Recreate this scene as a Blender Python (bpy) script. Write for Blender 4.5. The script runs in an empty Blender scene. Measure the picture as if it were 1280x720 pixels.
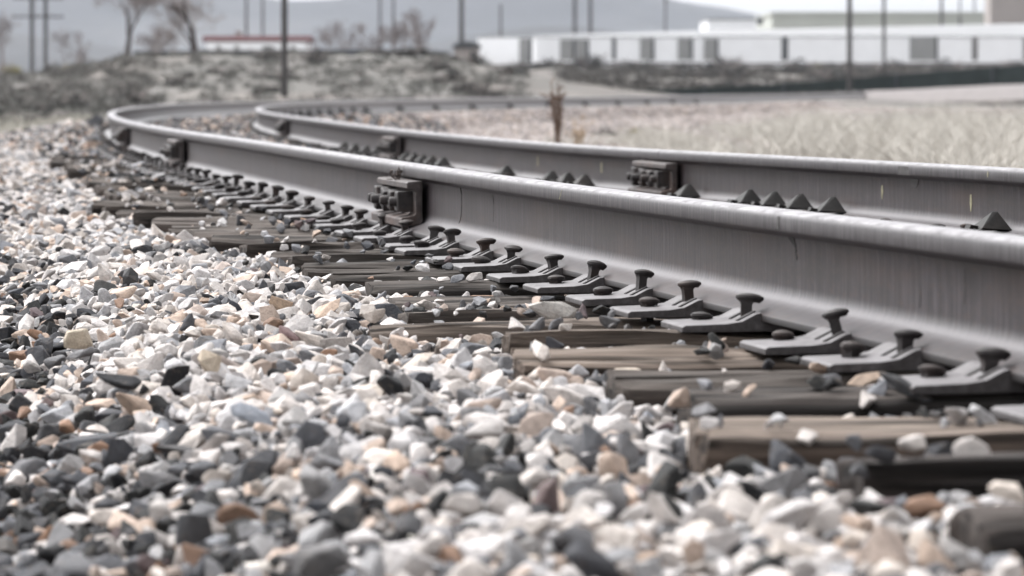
import bpy, bmesh, math, random
import numpy as np
from mathutils import Vector, Matrix, noise as mnoise

rng = np.random.default_rng(7)
random.seed(7)
scene = bpy.context.scene
COL = scene.collection
R = math.radians

# ------------------------------------------------------------------ objects
def link(o, parent=None):
    COL.objects.link(o)
    if parent is not None:
        o.parent = parent
    return o

def tag(o, label=None, cat=None, group=None, kind=None):
    if label: o['label'] = label
    if cat: o['category'] = cat
    if group: o['group'] = group
    if kind: o['kind'] = kind
    return o

def empty(name, loc=(0, 0, 0), M=None):
    o = bpy.data.objects.new(name, None)
    o.empty_display_size = .1
    if M is not None: o.matrix_world = M
    else: o.location = loc
    return link(o)

def copy_tree(o, parent=None):
    c = o.copy(); COL.objects.link(c)
    if parent is not None: c.parent = parent
    for ch in list(o.children): copy_tree(ch, c)
    return c

class MB:
    """collects vertices and faces, becomes one mesh"""
    def __init__(self): self.v = []; self.f = []; self.m = []
    def add(self, vs, fs, mi=0):
        b = len(self.v); self.v += [tuple(p) for p in vs]
        self.f += [tuple(i + b for i in f) for f in fs]; self.m += [mi] * len(fs)
    def box(self, c, s, rot=None, mi=0):
        x, y, z = s[0] / 2, s[1] / 2, s[2] / 2
        vs = [Vector(p) for p in ((-x,-y,-z),(x,-y,-z),(x,y,-z),(-x,y,-z),(-x,-y,z),(x,-y,z),(x,y,z),(-x,y,z))]
        if rot is not None: vs = [rot @ p for p in vs]
        c = Vector(c); vs = [p + c for p in vs]
        self.add(vs, [(0,3,2,1),(4,5,6,7),(0,1,5,4),(1,2,6,5),(2,3,7,6),(3,0,4,7)], mi)
    def tube(self, pts, rads, n=6, mi=0, cap=True):
        pts = [Vector(p) for p in pts]; rings = []; vs = []; fs = []
        up = Vector((0.31, 0.17, 0.93))
        for i, p in enumerate(pts):
            d = (pts[min(i + 1, len(pts) - 1)] - pts[max(i - 1, 0)]).normalized()
            a = d.cross(up)
            if a.length < 1e-3: a = d.cross(Vector((1, 0, 0)))
            a.normalize(); b = d.cross(a)
            for k in range(n):
                t = 2 * math.pi * k / n
                vs.append(p + (a * math.cos(t) + b * math.sin(t)) * rads[i])
        for i in range(len(pts) - 1):
            for k in range(n):
                k2 = (k + 1) % n
                fs.append((i*n+k, i*n+k2, (i+1)*n+k2, (i+1)*n+k))
        if cap:
            fs.append(tuple(range(n))[::-1]); fs.append(tuple(range((len(pts)-1)*n, len(pts)*n)))
        self.add(vs, fs, mi)
    def prism(self, poly, x0, x1, mi=0):
        """polygon in (y, z) swept along x"""
        n = len(poly)
        vs = [(x0, p[0], p[1]) for p in poly] + [(x1, p[0], p[1]) for p in poly]
        fs = [(i, (i+1) % n, n + (i+1) % n, n + i) for i in range(n)]
        fs += [tuple(range(n))[::-1], tuple(range(n, 2*n))]
        self.add(vs, fs, mi)
    def mesh(self, name, mats, bevel=0, smooth=False, angle=None):
        me = bpy.data.meshes.new(name)
        me.from_pydata(self.v, [], self.f)
        for m in (mats if isinstance(mats, (list, tuple)) else [mats]): me.materials.append(m)
        me.polygons.foreach_set('material_index', self.m)
        bm = bmesh.new(); bm.from_mesh(me)
        bmesh.ops.recalc_face_normals(bm, faces=bm.faces)
        if bevel:
            es = [e for e in bm.edges if len(e.link_faces) == 2 and e.calc_face_angle(0) > .5]
            bmesh.ops.bevel(bm, geom=es, offset=bevel, segments=2, profile=.6, affect='EDGES', clamp_overlap=True)
        bm.to_mesh(me); bm.free()
        if smooth or angle:
            me.polygons.foreach_set('use_smooth', [True] * len(me.polygons))
            if angle: me.set_sharp_from_angle(angle=R(angle))
        return me
    def build(self, name, mats, parent=None, **k):
        return link(bpy.data.objects.new(name, self.mesh(name, mats, **k)), parent)

def np_mesh(name, V, T, mat, color=None, smooth=False):
    """triangle mesh from arrays, optional per-vertex colour"""
    me = bpy.data.meshes.new(name)
    V = np.ascontiguousarray(V, dtype=np.float32); T = np.ascontiguousarray(T, dtype=np.int32)
    k = T.shape[1]
    me.vertices.add(len(V)); me.vertices.foreach_set('co', V.ravel())
    me.loops.add(T.size); me.loops.foreach_set('vertex_index', T.ravel())
    me.polygons.add(len(T)); me.polygons.foreach_set('loop_start', np.arange(0, T.size, k, dtype=np.int32))
    if color is not None:
        a = me.color_attributes.new('Col', 'FLOAT_COLOR', 'POINT')
        c = np.ones((len(V), 4), dtype=np.float32); c[:, :3] = color
        a.data.foreach_set('color', c.ravel())
    me.materials.append(mat)
    me.update(calc_edges=True)
    me.polygons.foreach_set('use_smooth', smooth if isinstance(smooth, np.ndarray) else np.full(len(T), smooth))
    return me

# ---------------------------------------------------------------- materials
class N:
    def __init__(self, name):
        self.m = bpy.data.materials.new(name); self.m.use_nodes = True
        self.t = self.m.node_tree; self.n = self.t.nodes; self.p = self.n['Principled BSDF']
    def new(self, typ, **kw):
        nd = self.n.new(typ)
        for k, v in kw.items():
            if k in nd.bl_rna.properties: setattr(nd, k, v)
        return nd
    def l(self, a, b): self.t.links.new(a, b)
    def coord(self, what='Object', scale=(1, 1, 1)):
        mp = self.new('ShaderNodeMapping'); mp.inputs['Scale'].default_value = scale
        if what == 'Position':
            self.l(self.new('ShaderNodeNewGeometry').outputs['Position'], mp.inputs[0])
        else:
            self.l(self.new('ShaderNodeTexCoord').outputs[what], mp.inputs[0])
        return mp.outputs[0]
    def noise(self, vec, scale, detail=4, rough=.55, w=None):
        nd = self.new('ShaderNodeTexNoise'); nd.inputs['Scale'].default_value = scale
        nd.inputs['Detail'].default_value = detail; nd.inputs['Roughness'].default_value = rough
        if w is not None:
            nd.noise_dimensions = '4D'; self.l(w, nd.inputs['W'])
        self.l(vec, nd.inputs['Vector']); return nd.outputs[0]
    def ramp(self, fac, stops):
        nd = self.new('ShaderNodeValToRGB'); e = nd.color_ramp.elements
        while len(e) < len(stops): e.new(.5)
        for s, (p, c) in zip(e, stops):
            s.position = p; s.color = (*c, 1) if len(c) == 3 else c
        self.l(fac, nd.inputs[0]); return nd.outputs[0]
    def mix(self, fac, a, b, mode='MIX'):
        nd = self.new('ShaderNodeMix'); nd.data_type = 'RGBA'; nd.blend_type = mode
        for s, v in ((nd.inputs[0], fac), (nd.inputs[6], a), (nd.inputs[7], b)):
            if hasattr(v, 'links'): self.l(v, s)
            elif isinstance(v, (int, float)): s.default_value = v
            else: s.default_value = (*v, 1)
        return nd.outputs[2]
    def math(self, op, a, b=0.0, clamp=False):
        nd = self.new('ShaderNodeMath'); nd.operation = op; nd.use_clamp = clamp
        for s, v in ((nd.inputs[0], a), (nd.inputs[1], b)):
            if hasattr(v, 'links'): self.l(v, s)
            else: s.default_value = v
        return nd.outputs[0]
    def bump(self, h, strength=.3, dist=.01):
        nd = self.new('ShaderNodeBump'); nd.inputs['Strength'].default_value = strength
        nd.inputs['Distance'].default_value = dist
        self.l(h, nd.inputs['Height']); self.l(nd.outputs[0], self.p.inputs['Normal'])
    def done(self, color, rough=.8, metal=0.0, spec=.5):
        if hasattr(color, 'links'): self.l(color, self.p.inputs['Base Color'])
        else: self.p.inputs['Base Color'].default_value = (*color, 1)
        for k, v in (('Roughness', rough), ('Metallic', metal), ('Specular IOR Level', spec)):
            if hasattr(v, 'links'): self.l(v, self.p.inputs[k])
            else: self.p.inputs[k].default_value = v
        return self.m

def simple(name, c, rough=.8, var=.25, scale=3, coord='Object', metal=0, spec=.3, bump=0):
    g = N(name); co = g.coord(coord)
    nz = g.noise(co, scale, 5)
    lo = tuple(x * (1 - var) for x in c); hi = tuple(min(1, x * (1 + var)) for x in c)
    if bump: g.bump(nz, bump, .02)
    return g.done(g.ramp(nz, [(.3, lo), (.7, hi)]), rough, metal, spec)

def m_rail():
    g = N('weathered_rail_steel'); uv = g.coord('UV')
    sep = g.new('ShaderNodeSeparateXYZ'); g.l(uv, sep.inputs[0])
    v = sep.outputs['Y']
    streak = g.noise(g.coord('UV', (120, 5, 1)), 1, 6, .72)
    patch = g.noise(g.coord('UV', (2.2, 14, 1)), 1, 5, .6)
    fine = g.noise(g.coord('UV', (300, 300, 1)), 1, 3, .6)
    c1 = g.ramp(streak, [(.37, (.010, .0082, .0093)), (.5, (.0235, .0195, .022)), (.63, (.056, .048, .0535))])
    c1 = g.mix(g.ramp(patch, [(.45, (0, 0, 0)), (.7, (.8, .8, .8))]), c1, (.02, .0165, .016))
    rust = g.noise(g.coord('UV', (1.1, 5, 1)), 1.7, 4)
    c1 = g.mix(g.ramp(rust, [(.52, (0, 0, 0)), (.75, (.4, .4, .4))]), c1, (.055, .033, .025))
    speck = g.noise(g.coord('UV', (55, 75, 1)), 1, 6, .75)
    c1 = g.mix(g.ramp(speck, [(.52, (0, 0, 0)), (.62, (.55, .55, .55))]), c1, (.05, .031, .024))
    # pale dust that has settled along the fillet above the foot
    wob = g.math('MULTIPLY', g.math('SUBTRACT', g.noise(g.coord('UV', (120, 6, 1)), 1, 3), .5), .03)
    vv = g.math('ADD', v, wob)
    dust = g.ramp(vv, [(.150, (0, 0, 0)), (.171, (.75, .75, .75)), (.184, (.12, .12, .12)), (.192, (0, 0, 0))])
    c1 = g.mix(dust, c1, (.16, .153, .16))
    c1 = g.mix(g.ramp(v, [(.1955, (0, 0, 0)), (.200, (.85, .85, .85))]), c1, (.012, .0105, .0105))   # shade of the gap below the rail, painted into the foot edge
    # head: worn bright on the side and running surface
    side = g.ramp(v, [(.0, (1, 1, 1)), (.034, (1, 1, 1)), (.042, (0, 0, 0))])
    hc = g.ramp(streak, [(.35, (.028, .0255, .027)), (.5, (.062, .058, .061)), (.66, (.125, .118, .123))])
    hc = g.mix(g.ramp(g.noise(g.coord('UV', (5, 60, 1)), 1, 5, .65), [(.55, (0, 0, 0)), (.7, (.5, .5, .5))]), hc, (.05, .045, .045))
    c = g.mix(side, c1, hc)
    vtop = g.math('ADD', v, g.math('MULTIPLY', g.math('SUBTRACT', streak, .5), .012))
    top = g.ramp(vtop, [(.0, (1, 1, 1)), (.0045, (1, 1, 1)), (.0095, (0, 0, 0))])
    tc = g.ramp(g.noise(g.coord('UV', (14, 90, 1)), 1, 5, .7), [(.32, (.09, .086, .09)), (.52, (.22, .214, .223)), (.75, (.33, .323, .333))])
    c = g.mix(top, c, tc)
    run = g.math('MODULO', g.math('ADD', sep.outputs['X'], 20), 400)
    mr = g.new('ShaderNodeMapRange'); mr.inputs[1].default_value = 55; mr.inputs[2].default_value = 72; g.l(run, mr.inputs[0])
    c = g.mix(g.math('MULTIPLY', mr.outputs[0], .75), c, (.19, .18, .185))  # beyond the bend the pale grazing reflection is painted into the rail colour
    g.bump(g.mix(.5, streak, fine), .22, .002)
    ro = g.math('ADD', .46, g.math('MULTIPLY', top, .2))
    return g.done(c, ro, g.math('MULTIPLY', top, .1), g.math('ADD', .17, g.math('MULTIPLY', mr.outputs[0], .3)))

def m_iron(name, c=(.028, .0245, .0245), rust=.14):
    g = N(name); co = g.coord('Position')
    a = g.noise(co, 45, 5, .65); b = g.noise(co, 9, 4)
    col = g.ramp(a, [(.3, tuple(x * .55 for x in c)), (.55, c), (.8, tuple(x * 1.9 for x in c))])
    col = g.mix(g.ramp(b, [(.5, (0, 0, 0)), (.72, (rust, rust, rust))]), col, (.17, .085, .05))
    g.bump(a, .35, .004)
    return g.done(col, .62, .1, .25)

def m_plate():
    g = N('tie_plate_steel'); co = g.coord('Position')
    a = g.noise(co, 60, 5, .65); b = g.noise(co, 14, 4)
    nrm = g.new('ShaderNodeSeparateXYZ'); g.l(g.new('ShaderNodeNewGeometry').outputs['Normal'], nrm.inputs[0])
    col = g.ramp(a, [(.3, (.026, .0225, .023)), (.55, (.05, .045, .046)), (.8, (.10, .093, .096))])
    # grey dust lying on upward faces
    dust = g.math('MULTIPLY', g.math('SUBTRACT', nrm.outputs['Z'], .55, True), g.ramp(b, [(.3, (.5, .5, .5)), (.65, (1.6, 1.6, 1.6))]))
    col = g.mix(g.math('MULTIPLY', dust, 1.0, True), col, (.175, .166, .173))
    g.bump(a, .3, .003)
    return g.done(col, .65, .1, .4)

def m_wood():
    g = N('weathered_tie_wood')
    oi = g.new('ShaderNodeObjectInfo')
    w = g.math('MULTIPLY', oi.outputs['Random'], 40)
    grain = g.noise(g.coord('Object', (2.2, 55, 55)), 1, 6, .65, w)
    big = g.noise(g.coord('Object', (1.6, 9, 9)), 1, 4, .6, w)
    spl = g.noise(g.coord('Object', (.9, 30, 30)), 1, 3, .5, w)
    c = g.ramp(grain, [(.28, (.02, .018, .017)), (.5, (.066, .060, .057)), (.72, (.155, .141, .132))])
    c = g.mix(g.ramp(big, [(.35, (0, 0, 0)), (.7, (.7, .7, .7))]), c, (.10, .088, .083))
    c = g.mix(g.ramp(spl, [(.53, (0, 0, 0)), (.60, (.9, .9, .9))]), c, (.012, .011, .0105))
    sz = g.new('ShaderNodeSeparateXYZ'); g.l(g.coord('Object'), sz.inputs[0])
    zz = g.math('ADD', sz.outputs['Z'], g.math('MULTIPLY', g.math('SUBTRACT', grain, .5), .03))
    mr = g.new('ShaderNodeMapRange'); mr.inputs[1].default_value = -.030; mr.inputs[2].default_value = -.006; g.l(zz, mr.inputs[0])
    c = g.mix(mr.outputs[0], g.mix(1.0, c, (.50, .46, .44), 'MULTIPLY'), c)      # shade and dirt painted into the sides, top left paler
    c = g.mix(1.0, c, oi.outputs['Color'], 'MULTIPLY')
    g.bump(g.mix(.5, grain, spl), 1.0, .018)
    return g.done(c, .9, 0, .2)

def m_stone():
    g = N('crushed_stone')
    at = g.new('ShaderNodeAttribute'); at.attribute_name = 'Col'
    co = g.coord('Position')
    a = g.noise(co, 55, 5, .65); b = g.noise(co, 260, 3, .6)
    c = g.mix(.75, at.outputs['Color'], g.ramp(a, [(.28, (.55, .54, .53)), (.5, (1, 1, 1)), (.75, (1.25, 1.22, 1.18))]), 'MULTIPLY')
    vein = g.noise(g.coord('Position', (60, 60, 110)), 1, 5, .7)
    c = g.mix(g.ramp(vein, [(.56, (0, 0, 0)), (.64, (.55, .55, .55))]), c, g.mix(.5, c, (.16, .125, .10)))
    c = g.mix(.5, c, g.ramp(b, [(.3, (.62, .62, .62)), (.6, (1.1, 1.1, 1.1))]), 'MULTIPLY')
    g.bump(g.mix(.4, a, b), .8, .008)
    return g.done(c, .82, 0, .3)

def m_leaf(name, c, var=.5):
    g = N(name)
    at = g.new('ShaderNodeAttribute'); at.attribute_name = 'Col'
    oi = g.new('ShaderNodeObjectInfo')
    k = g.math('ADD', .75, g.math('MULTIPLY', oi.outputs['Random'], var))
    cc = g.mix(1.0, c, at.outputs['Color'], 'MULTIPLY')
    nd = g.new('ShaderNodeVectorMath'); nd.operation = 'SCALE'
    g.l(cc, nd.inputs[0]); g.l(k, nd.inputs['Scale'])
    return g.done(nd.outputs[0], .85, 0, .15)

def m_ground():
    g = N('dry_scrub_ground'); co = g.coord('Position')
    a = g.noise(co, .09, 6, .6); b = g.noise(co, .9, 6, .65); s = g.noise(g.coord('Position', (.25, .06, 1)), 1, 6, .6)
    c = g.ramp(a, [(.3, (.065, .062, .059)), (.5, (.115, .105, .098)), (.68, (.21, .185, .168))])
    c = g.mix(g.ramp(s, [(.42, (0, 0, 0)), (.62, (.75, .75, .75))]), c, (.13, .127, .12))
    c = g.mix(g.ramp(b, [(.35, (.6, .6, .6)), (.55, (0, 0, 0))]), c, (.08, .076, .07))
    g.bump(b, .6, .15)
    return g.done(c, .95, 0, .1)

def m_gravel_bed():
    g = N('ballast_bed'); co = g.coord('Position')
    vo = g.new('ShaderNodeTexVoronoi'); vo.inputs['Scale'].default_value = 17; g.l(co, vo.inputs['Vector'])
    hs = g.new('ShaderNodeSeparateColor'); g.l(vo.outputs['Color'], hs.inputs[0])
    c = g.ramp(hs.outputs[0], [(0, (.05, .048, .05)), (.25, (.11, .10, .10)), (.5, (.19, .17, .165)), (.75, (.27, .24, .225)), (1, (.38, .36, .345))])
    big = g.noise(co, .35, 4)
    c = g.mix(.7, c, g.ramp(big, [(.3, (.6, .57, .56)), (.65, (1.05, 1, .98))]), 'MULTIPLY')
    g.bump(vo.outputs['Distance'], .8, .04)
    return g.done(c, .9, 0, .2)

M = dict(rail=m_rail(), iron=m_iron('rusty_iron'), bar=m_iron('joint_bar_steel', (.058, .049, .048), .2),
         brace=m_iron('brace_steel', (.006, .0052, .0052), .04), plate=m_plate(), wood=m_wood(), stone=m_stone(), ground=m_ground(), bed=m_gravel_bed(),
         crack=simple('crack_dark', (.018, .016, .016)), ypaint=simple('yellow_paint', (.2, .185, .12), .7, .3, 60),
         weld=m_iron('weld_scale', (.05, .046, .046), .1))

# ------------------------------------------------------------- the track line
G = 1.51                                   # rail centre to rail centre
kn = np.array([0, 6, 12, 20, 30, 45, 60, 80, 110, 330.])
hd = np.array([-.1912, -.1926, -.1871, -.1537, -.1159, -.033, .1088, .2417, .1909, .1909])
DS = .05
S = np.arange(-9, 330, DS)
HEAD = np.interp(S, kn, hd)
ker = np.ones(61) / 61
HEAD = np.convolve(np.pad(HEAD, 30, mode='edge'), ker, 'valid')
dx = np.sin(HEAD) * DS; dy = np.cos(HEAD) * DS
i0 = int(round(9 / DS))
PX = np.cumsum(dx); PX += 1.3344 - PX[i0]
PY = np.cumsum(dy); PY += 2.745 - PY[i0]
zk = np.array([0, 3, 6, 9, 13, 18, 25, 35, 50.])
ZN = np.interp(S, zk, [.0076, .0005, -.0102, -.0053, .006, .0032, -.001, -.0006, .0069])
ZF = np.interp(S, zk, [.0028, .0101, .0145, .0032, -.0197, -.0174, .0016, .005, .0039]) - .0064
ZN = np.convolve(np.pad(ZN, 30, mode='edge'), ker, 'valid'); ZF = np.convolve(np.pad(ZF, 30, mode='edge'), ker, 'valid')
EYE = .2314; F = 4450.; YH = 110.08

def at(s, t=0, z=0):
    """point t metres to the right of the near rail's centre line, z above level"""
    h = np.interp(s, S, HEAD)
    return np.array([np.interp(s, S, PX) + np.cos(h) * t, np.interp(s, S, PY) - np.sin(h) * t, z])
def railz(s, far): return float(np.interp(s, S, ZF if far else ZN))
def frame(s, t, z):
    """local x = across the track to the right, y = along it, z = up"""
    h = float(np.interp(s, S, HEAD)); p = at(s, t, z)
    return Matrix.Translation(p) @ Matrix.Rotation(-h, 4, 'Z')
def s_at_px(x, t, s0=0, s1=26):
    ss = np.arange(s0, s1, .02); h = np.interp(ss, S, HEAD)
    X = np.interp(ss, S, PX) + np.cos(h) * t; Y = np.interp(ss, S, PY) - np.sin(h) * t
    return float(ss[np.argmin(np.abs(640 + F * X / Y - x))])
def s_at_Y(Y, t=0):
    return float(S[np.argmin(np.abs(PY - np.sin(HEAD) * t - Y))])
def on_plane(x, y, z):
    d = (EYE - z) * F / (y - YH)
    return np.array([(x - 640) * d / F, d, z])

# ---------------------------------------------------------------------- rails
half = [(0, 0), (.016, -.0004), (.028, -.0022), (.0335, -.0052), (.0364, -.0095), (.0373, -.0145), (.0373, -.036), (.0352, -.0392),
        (.018, -.0455), (.0115, -.051), (.0092, -.062), (.0088, -.085), (.0088, -.120), (.0108, -.137), (.016, -.147), (.024, -.1535),
        (.036, -.158), (.071, -.1705), (.0752, -.1732), (.0762, -.177), (.0762, -.1845), (.075, -.186)]
TALL = .023
def low(v): return v - TALL * min(1, max(0, (-v - .06) / .06))
half = [(u * (1.06 if v < -.15 else 1), low(v)) for u, v in half]
PROF = [(-u, v) for u, v in half[::-1]] + half[1:]

def rail_mesh(s0, s1, far, name):
    t0 = G if far else 0
    step = .06 if s0 < 22 else .25
    ss = np.linspace(s0, s1, max(2, int((s1 - s0) / step)))
    n = len(PROF); me = bpy.data.meshes.new(name)
    h = np.interp(ss, S, HEAD); X = np.interp(ss, S, PX); Y = np.interp(ss, S, PY); Z = np.interp(ss, S, ZF if far else ZN)
    U = np.array([p[0] for p in PROF]) + t0; W = np.array([p[1] for p in PROF])
    V = np.stack([X[:, None] + np.cos(h)[:, None] * U, Y[:, None] - np.sin(h)[:, None] * U, Z[:, None] + W + 0 * U], -1).reshape(-1, 3)
    k = len(ss); i = np.arange(k - 1)[:, None]; j = np.arange(n)[None, :]; j2 = (j + 1) % n
    Q = np.stack([i*n+j, i*n+j2, (i+1)*n+j2, (i+1)*n+j], -1).reshape(-1, 4)
    faces = Q.tolist() + [list(range(n))[::-1], list(range((k-1)*n, k*n))]
    me.from_pydata(V.tolist(), [], faces)
    uvl = me.uv_layers.new(name='UVMap')
    vi = np.empty(len(me.loops), dtype=np.int32); me.loops.foreach_get('vertex_index', vi)
    uv = np.stack([ss[vi // n] + (400 if far else 0), -W[vi % n]], -1)
    uvl.data.foreach_set('uv', uv.astype(np.float32).ravel())
    me.materials.append(M['rail'])
    me.polygons.foreach_set('use_smooth', [True] * len(me.polygons)); me.set_sharp_from_angle(angle=R(38))
    return me

jn = [s_at_px(496, -.06), s_at_px(217, -.06, 10, 24), s_at_px(152, -.06, 20, 32)]
jf = [s_at_px(815, G - .06), s_at_px(487, G - .06, 10, 24), s_at_px(352, G - .06, 18, 36)]
def runs(js):
    e = [-8.5] + js
    while e[-1] < 300: e.append(e[-1] + (11.9 if e[-1] < 60 else 60))
    return e
en, ef = runs(jn), runs(jf)
ORD = ['first', 'second', 'third', 'fourth', 'fifth', 'sixth', 'seventh', 'eighth', 'ninth', 'tenth', 'eleventh', 'twelfth', 'thirteenth',
       'fourteenth', 'fifteenth', 'sixteenth', 'seventeenth', 'eighteenth', 'nineteenth', 'twentieth']
near_labels = ['near rail, long grey steel run from the right edge to the large joint bar',
               'near rail, pale steel run between the large joint bar and the next blurred joint',
               'near rail, short steel run beyond the second joint bar towards the bend',
               'near rail at the far left bend, pale steel turning sharply away']
far_labels = ['far rail, dark steel run with yellow paint marks, right of its joint bar',
              'far rail, grey steel run behind the near rail, between its two joint bars',
              'far rail, short blurred steel run leading to its bend at the left',
              'far rail at its left bend, blurred pale steel']
RAILS = {}
for far, e, labs in ((0, en, near_labels), (1, ef, far_labels)):
    for i in range(len(e) - 1):
        o = link(bpy.data.objects.new('steel_rail', rail_mesh(e[i] + .004, e[i + 1] - .004, far, 'steel_rail')))
        if i < len(labs): lab = labs[i]
        else: lab = ('inner' if far else 'outer') + ' rail of distant track, ' + ORD[i - len(labs)] + ' length'
        tag(o, lab, 'rail', 'steel rails of the curved track')
        RAILS[(far, i)] = o

hu = np.array([p[0] for p in half]); hv = np.array([-p[1] for p in half])
def skin(s, v, far, out=.0012):
    """point on the camera-facing side of the rail at depth v below its top"""
    u = float(np.interp(v, hv, hu)); return at(s, (G if far else 0) - u - out, railz(s, far) - v)
def strip(name, pts, far, mat, parent, out=.0012):
    mb = MB(); vs = []
    for s, v, w in pts:
        for sg in (-1, 1): vs.append(skin(s + sg * w / 2, v, far, out))
    for s, v, w in pts:
        for sg in (-1, 1): vs.append(skin(s + sg * w / 2, v, far, -.001))
    n = len(pts); fs = []
    for i in range(n - 1):
        fs.append((2*i, 2*i+1, 2*i+3, 2*i+2))
        fs.append((2*i, 2*i+2, 2*n+2*i+2, 2*n+2*i)); fs.append((2*i+1, 2*n+2*i+1, 2*n+2*i+3, 2*i+3))
    mb.add(vs, fs); return mb.build(name, mat, parent)

# broken nick in the near rail head, crack in its web, hairline, and a rust drip
s1 = s_at_px(974, -.037)
r0 = RAILS[(0, 0)]
strip('head_nick', [(s1, .001, .012), (s1, .01, .016), (s1 + .002, .022, .016), (s1 + .006, .034, .022), (s1 + .006, .039, .026)], 0, M['weld'], r0)
s2 = s_at_px(990, -.01)
strip('web_crack', [(s2, .050, .045), (s2 - .006, .058, .030), (s2 - .02, .066, .014), (s2 - .022, .070, .005), (s2 - .026, .073, .009), (s2 - .024, .079, .004),
                    (s2 - .03, .086, .007), (s2 - .03, .093, .002)], 0, M['crack'], r0)
s3 = s_at_px(577, -.01)
strip('hairline', [(s3, .05, .003), (s3 - .004, .07, .0022), (s3 - .002, .09, .003), (s3 + .0, .115, .0025), (s3 + .006, .130, .0028), (s3 + .02, .145, .003), (s3 + .035, .155, .003)], 0, M['crack'], r0)
for px, a, b in ((617, .052, .13), (1148, .10, .14), (1205, .06, .12)):
    s4 = s_at_px(px, -.01); strip('drip_stain', [(s4, a, .002), (s4 - .003, (a + b) / 2, .005), (s4, b, .001)], 0, M['weld'], r0, .0006)
s5 = s_at_px(703, -.037); strip('scratch', [(s5, .012, .002), (s5 + .03, .036, .006)], 0, M['ypaint'], r0, .0008)
f0 = RAILS[(1, 0)]; f1 = RAILS[(1, 1)]
for px, a, b, w in ((1102.5, .078, .122, .02), (1213, .085, .135, .02), (1245, .012, .03, .009)):
    s4 = s_at_px(px, G - .01, 2, 14)
    strip('paint_mark', [(s4, a, w * .5), (s4, (a + b) / 2, w), (s4, b, w * .2)], 1, M['ypaint'], f0)
for px in (672, 752):
    s4 = s_at_px(px, G - .01, 4, 20); strip('paint_mark', [(s4, .07, .02), (s4, .115, .02)], 1, M['ypaint'], f1)
s4 = s_at_px(1130, G - .037, 2, 14)
strip('weld_scale', [(s4, .012, .10), (s4, .038, .13)], 1, M['weld'], f0); strip('weld_scale', [(s4 - .03, .05, .10), (s4 - .03, .07, .05), (s4 - .03, .078, .02)], 1, M['weld'], f0)
s4 = s_at_px(546, G - .037, 5, 20); strip('weld_scale', [(s4, .010, .16), (s4, .042, .16)], 1, M['weld'], f1)

# ------------------------------------------------------------------ joint bars
def hexnut(mb, y, z, x0, x1, r, sides, ph):
    n = sides; vs = []
    for x, k in ((x0, 1), (x1 + .003, 1), (x1, .86)):
        for i in range(n):
            a = 2 * math.pi * i / n + ph; vs.append((x, y + r * k * math.cos(a), z + r * k * math.sin(a)))
    fs = [(j*n+i, j*n+(i+1) % n, (j+1)*n+(i+1) % n, (j+1)*n+i) for j in range(2) for i in range(n)]
    fs += [tuple(range(n))[::-1], tuple(range(2*n, 3*n))]
    mb.add(vs, fs)
def make_joint_bar(nuts=4):
    root = empty('joint_bar')
    mb = MB()
    L = .30
    poly = [(-.026, -.0475), (-.070, -.050), (-.075, -.054), (-.075, -.067), (-.056, -.0695), (-.048, -.076), (-.047, -.124), (-.054, -.130), (-.090, -.137), (-.094, -.142),
            (-.093, -.164), (-.040, -.158), (-.026, -.151), (-.0275, -.122), (-.0275, -.078), (-.026, -.062)]
    poly = [(u, low(v)) for u, v in poly]; n = len(poly)
    vs = [(p[0], -L, p[1]) for p in poly] + [(p[0], L, p[1]) for p in poly]
    mb.add(vs, [(i, (i+1) % n, n+(i+1) % n, n+i) for i in range(n)] + [tuple(range(n))[::-1], tuple(range(n, 2*n))])
    mb.build('splice_bar', M['bar'], root, bevel=.002)
    mb = MB()                               # the plain bar on the other side of the rail
    vs = [(-p[0], -L, p[1]) for p in poly] + [(-p[0], L, p[1]) for p in poly]
    mb.add(vs, [(i, (i+1) % n, n+(i+1) % n, n+i) for i in range(n)] + [tuple(range(n))[::-1], tuple(range(n, 2*n))])
    mb.build('splice_bar', M['bar'], root, bevel=.002)
    for k in range(nuts):
        y = -.215 + .43 * k / (nuts - 1)
        mb = MB(); hexnut(mb, y, -.112, -.0475, -.096, .042 if k % 2 else .044, 6 if k == 3 else 4, math.pi / 4 + .12 * k)
        nut = mb.build('nut', M['iron'], root, bevel=.0015)
        mb = MB(); mb.tube([(-.085, y, -.112), (-.112 - .006 * (k % 3), y, -.112), (-.118 - .006 * (k % 3), y, -.112)], [.015, .015, .011], 12)
        mb.build('bolt_end', M['iron'], nut, angle=40)
    return root
jb = make_joint_bar()
joints = [(0, jn[0], 'large rusty joint bar with square nuts on the near rail, in sharp focus'),
          (0, jn[1], 'dark blurred joint bar on the near rail, the next one towards the bend'),
          (0, jn[2], 'dark joint bar on the near rail at the far left bend'),
          (1, jf[0], 'brown joint bar on the far rail with a spike standing in front'),
          (1, jf[1], 'small blurred joint bar on the far rail, left of the dark row of braces'),
          (1, jf[2], 'dark blurred joint bar at the left bend of the far rail')]
for i, (far, s, lab) in enumerate(joints):
    o = jb if i == 0 else copy_tree(jb)
    o.matrix_world = frame(s, G if far else 0, railz(s, far)); tag(o, lab, 'joint bar', 'bolted rail joint bars')

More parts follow.
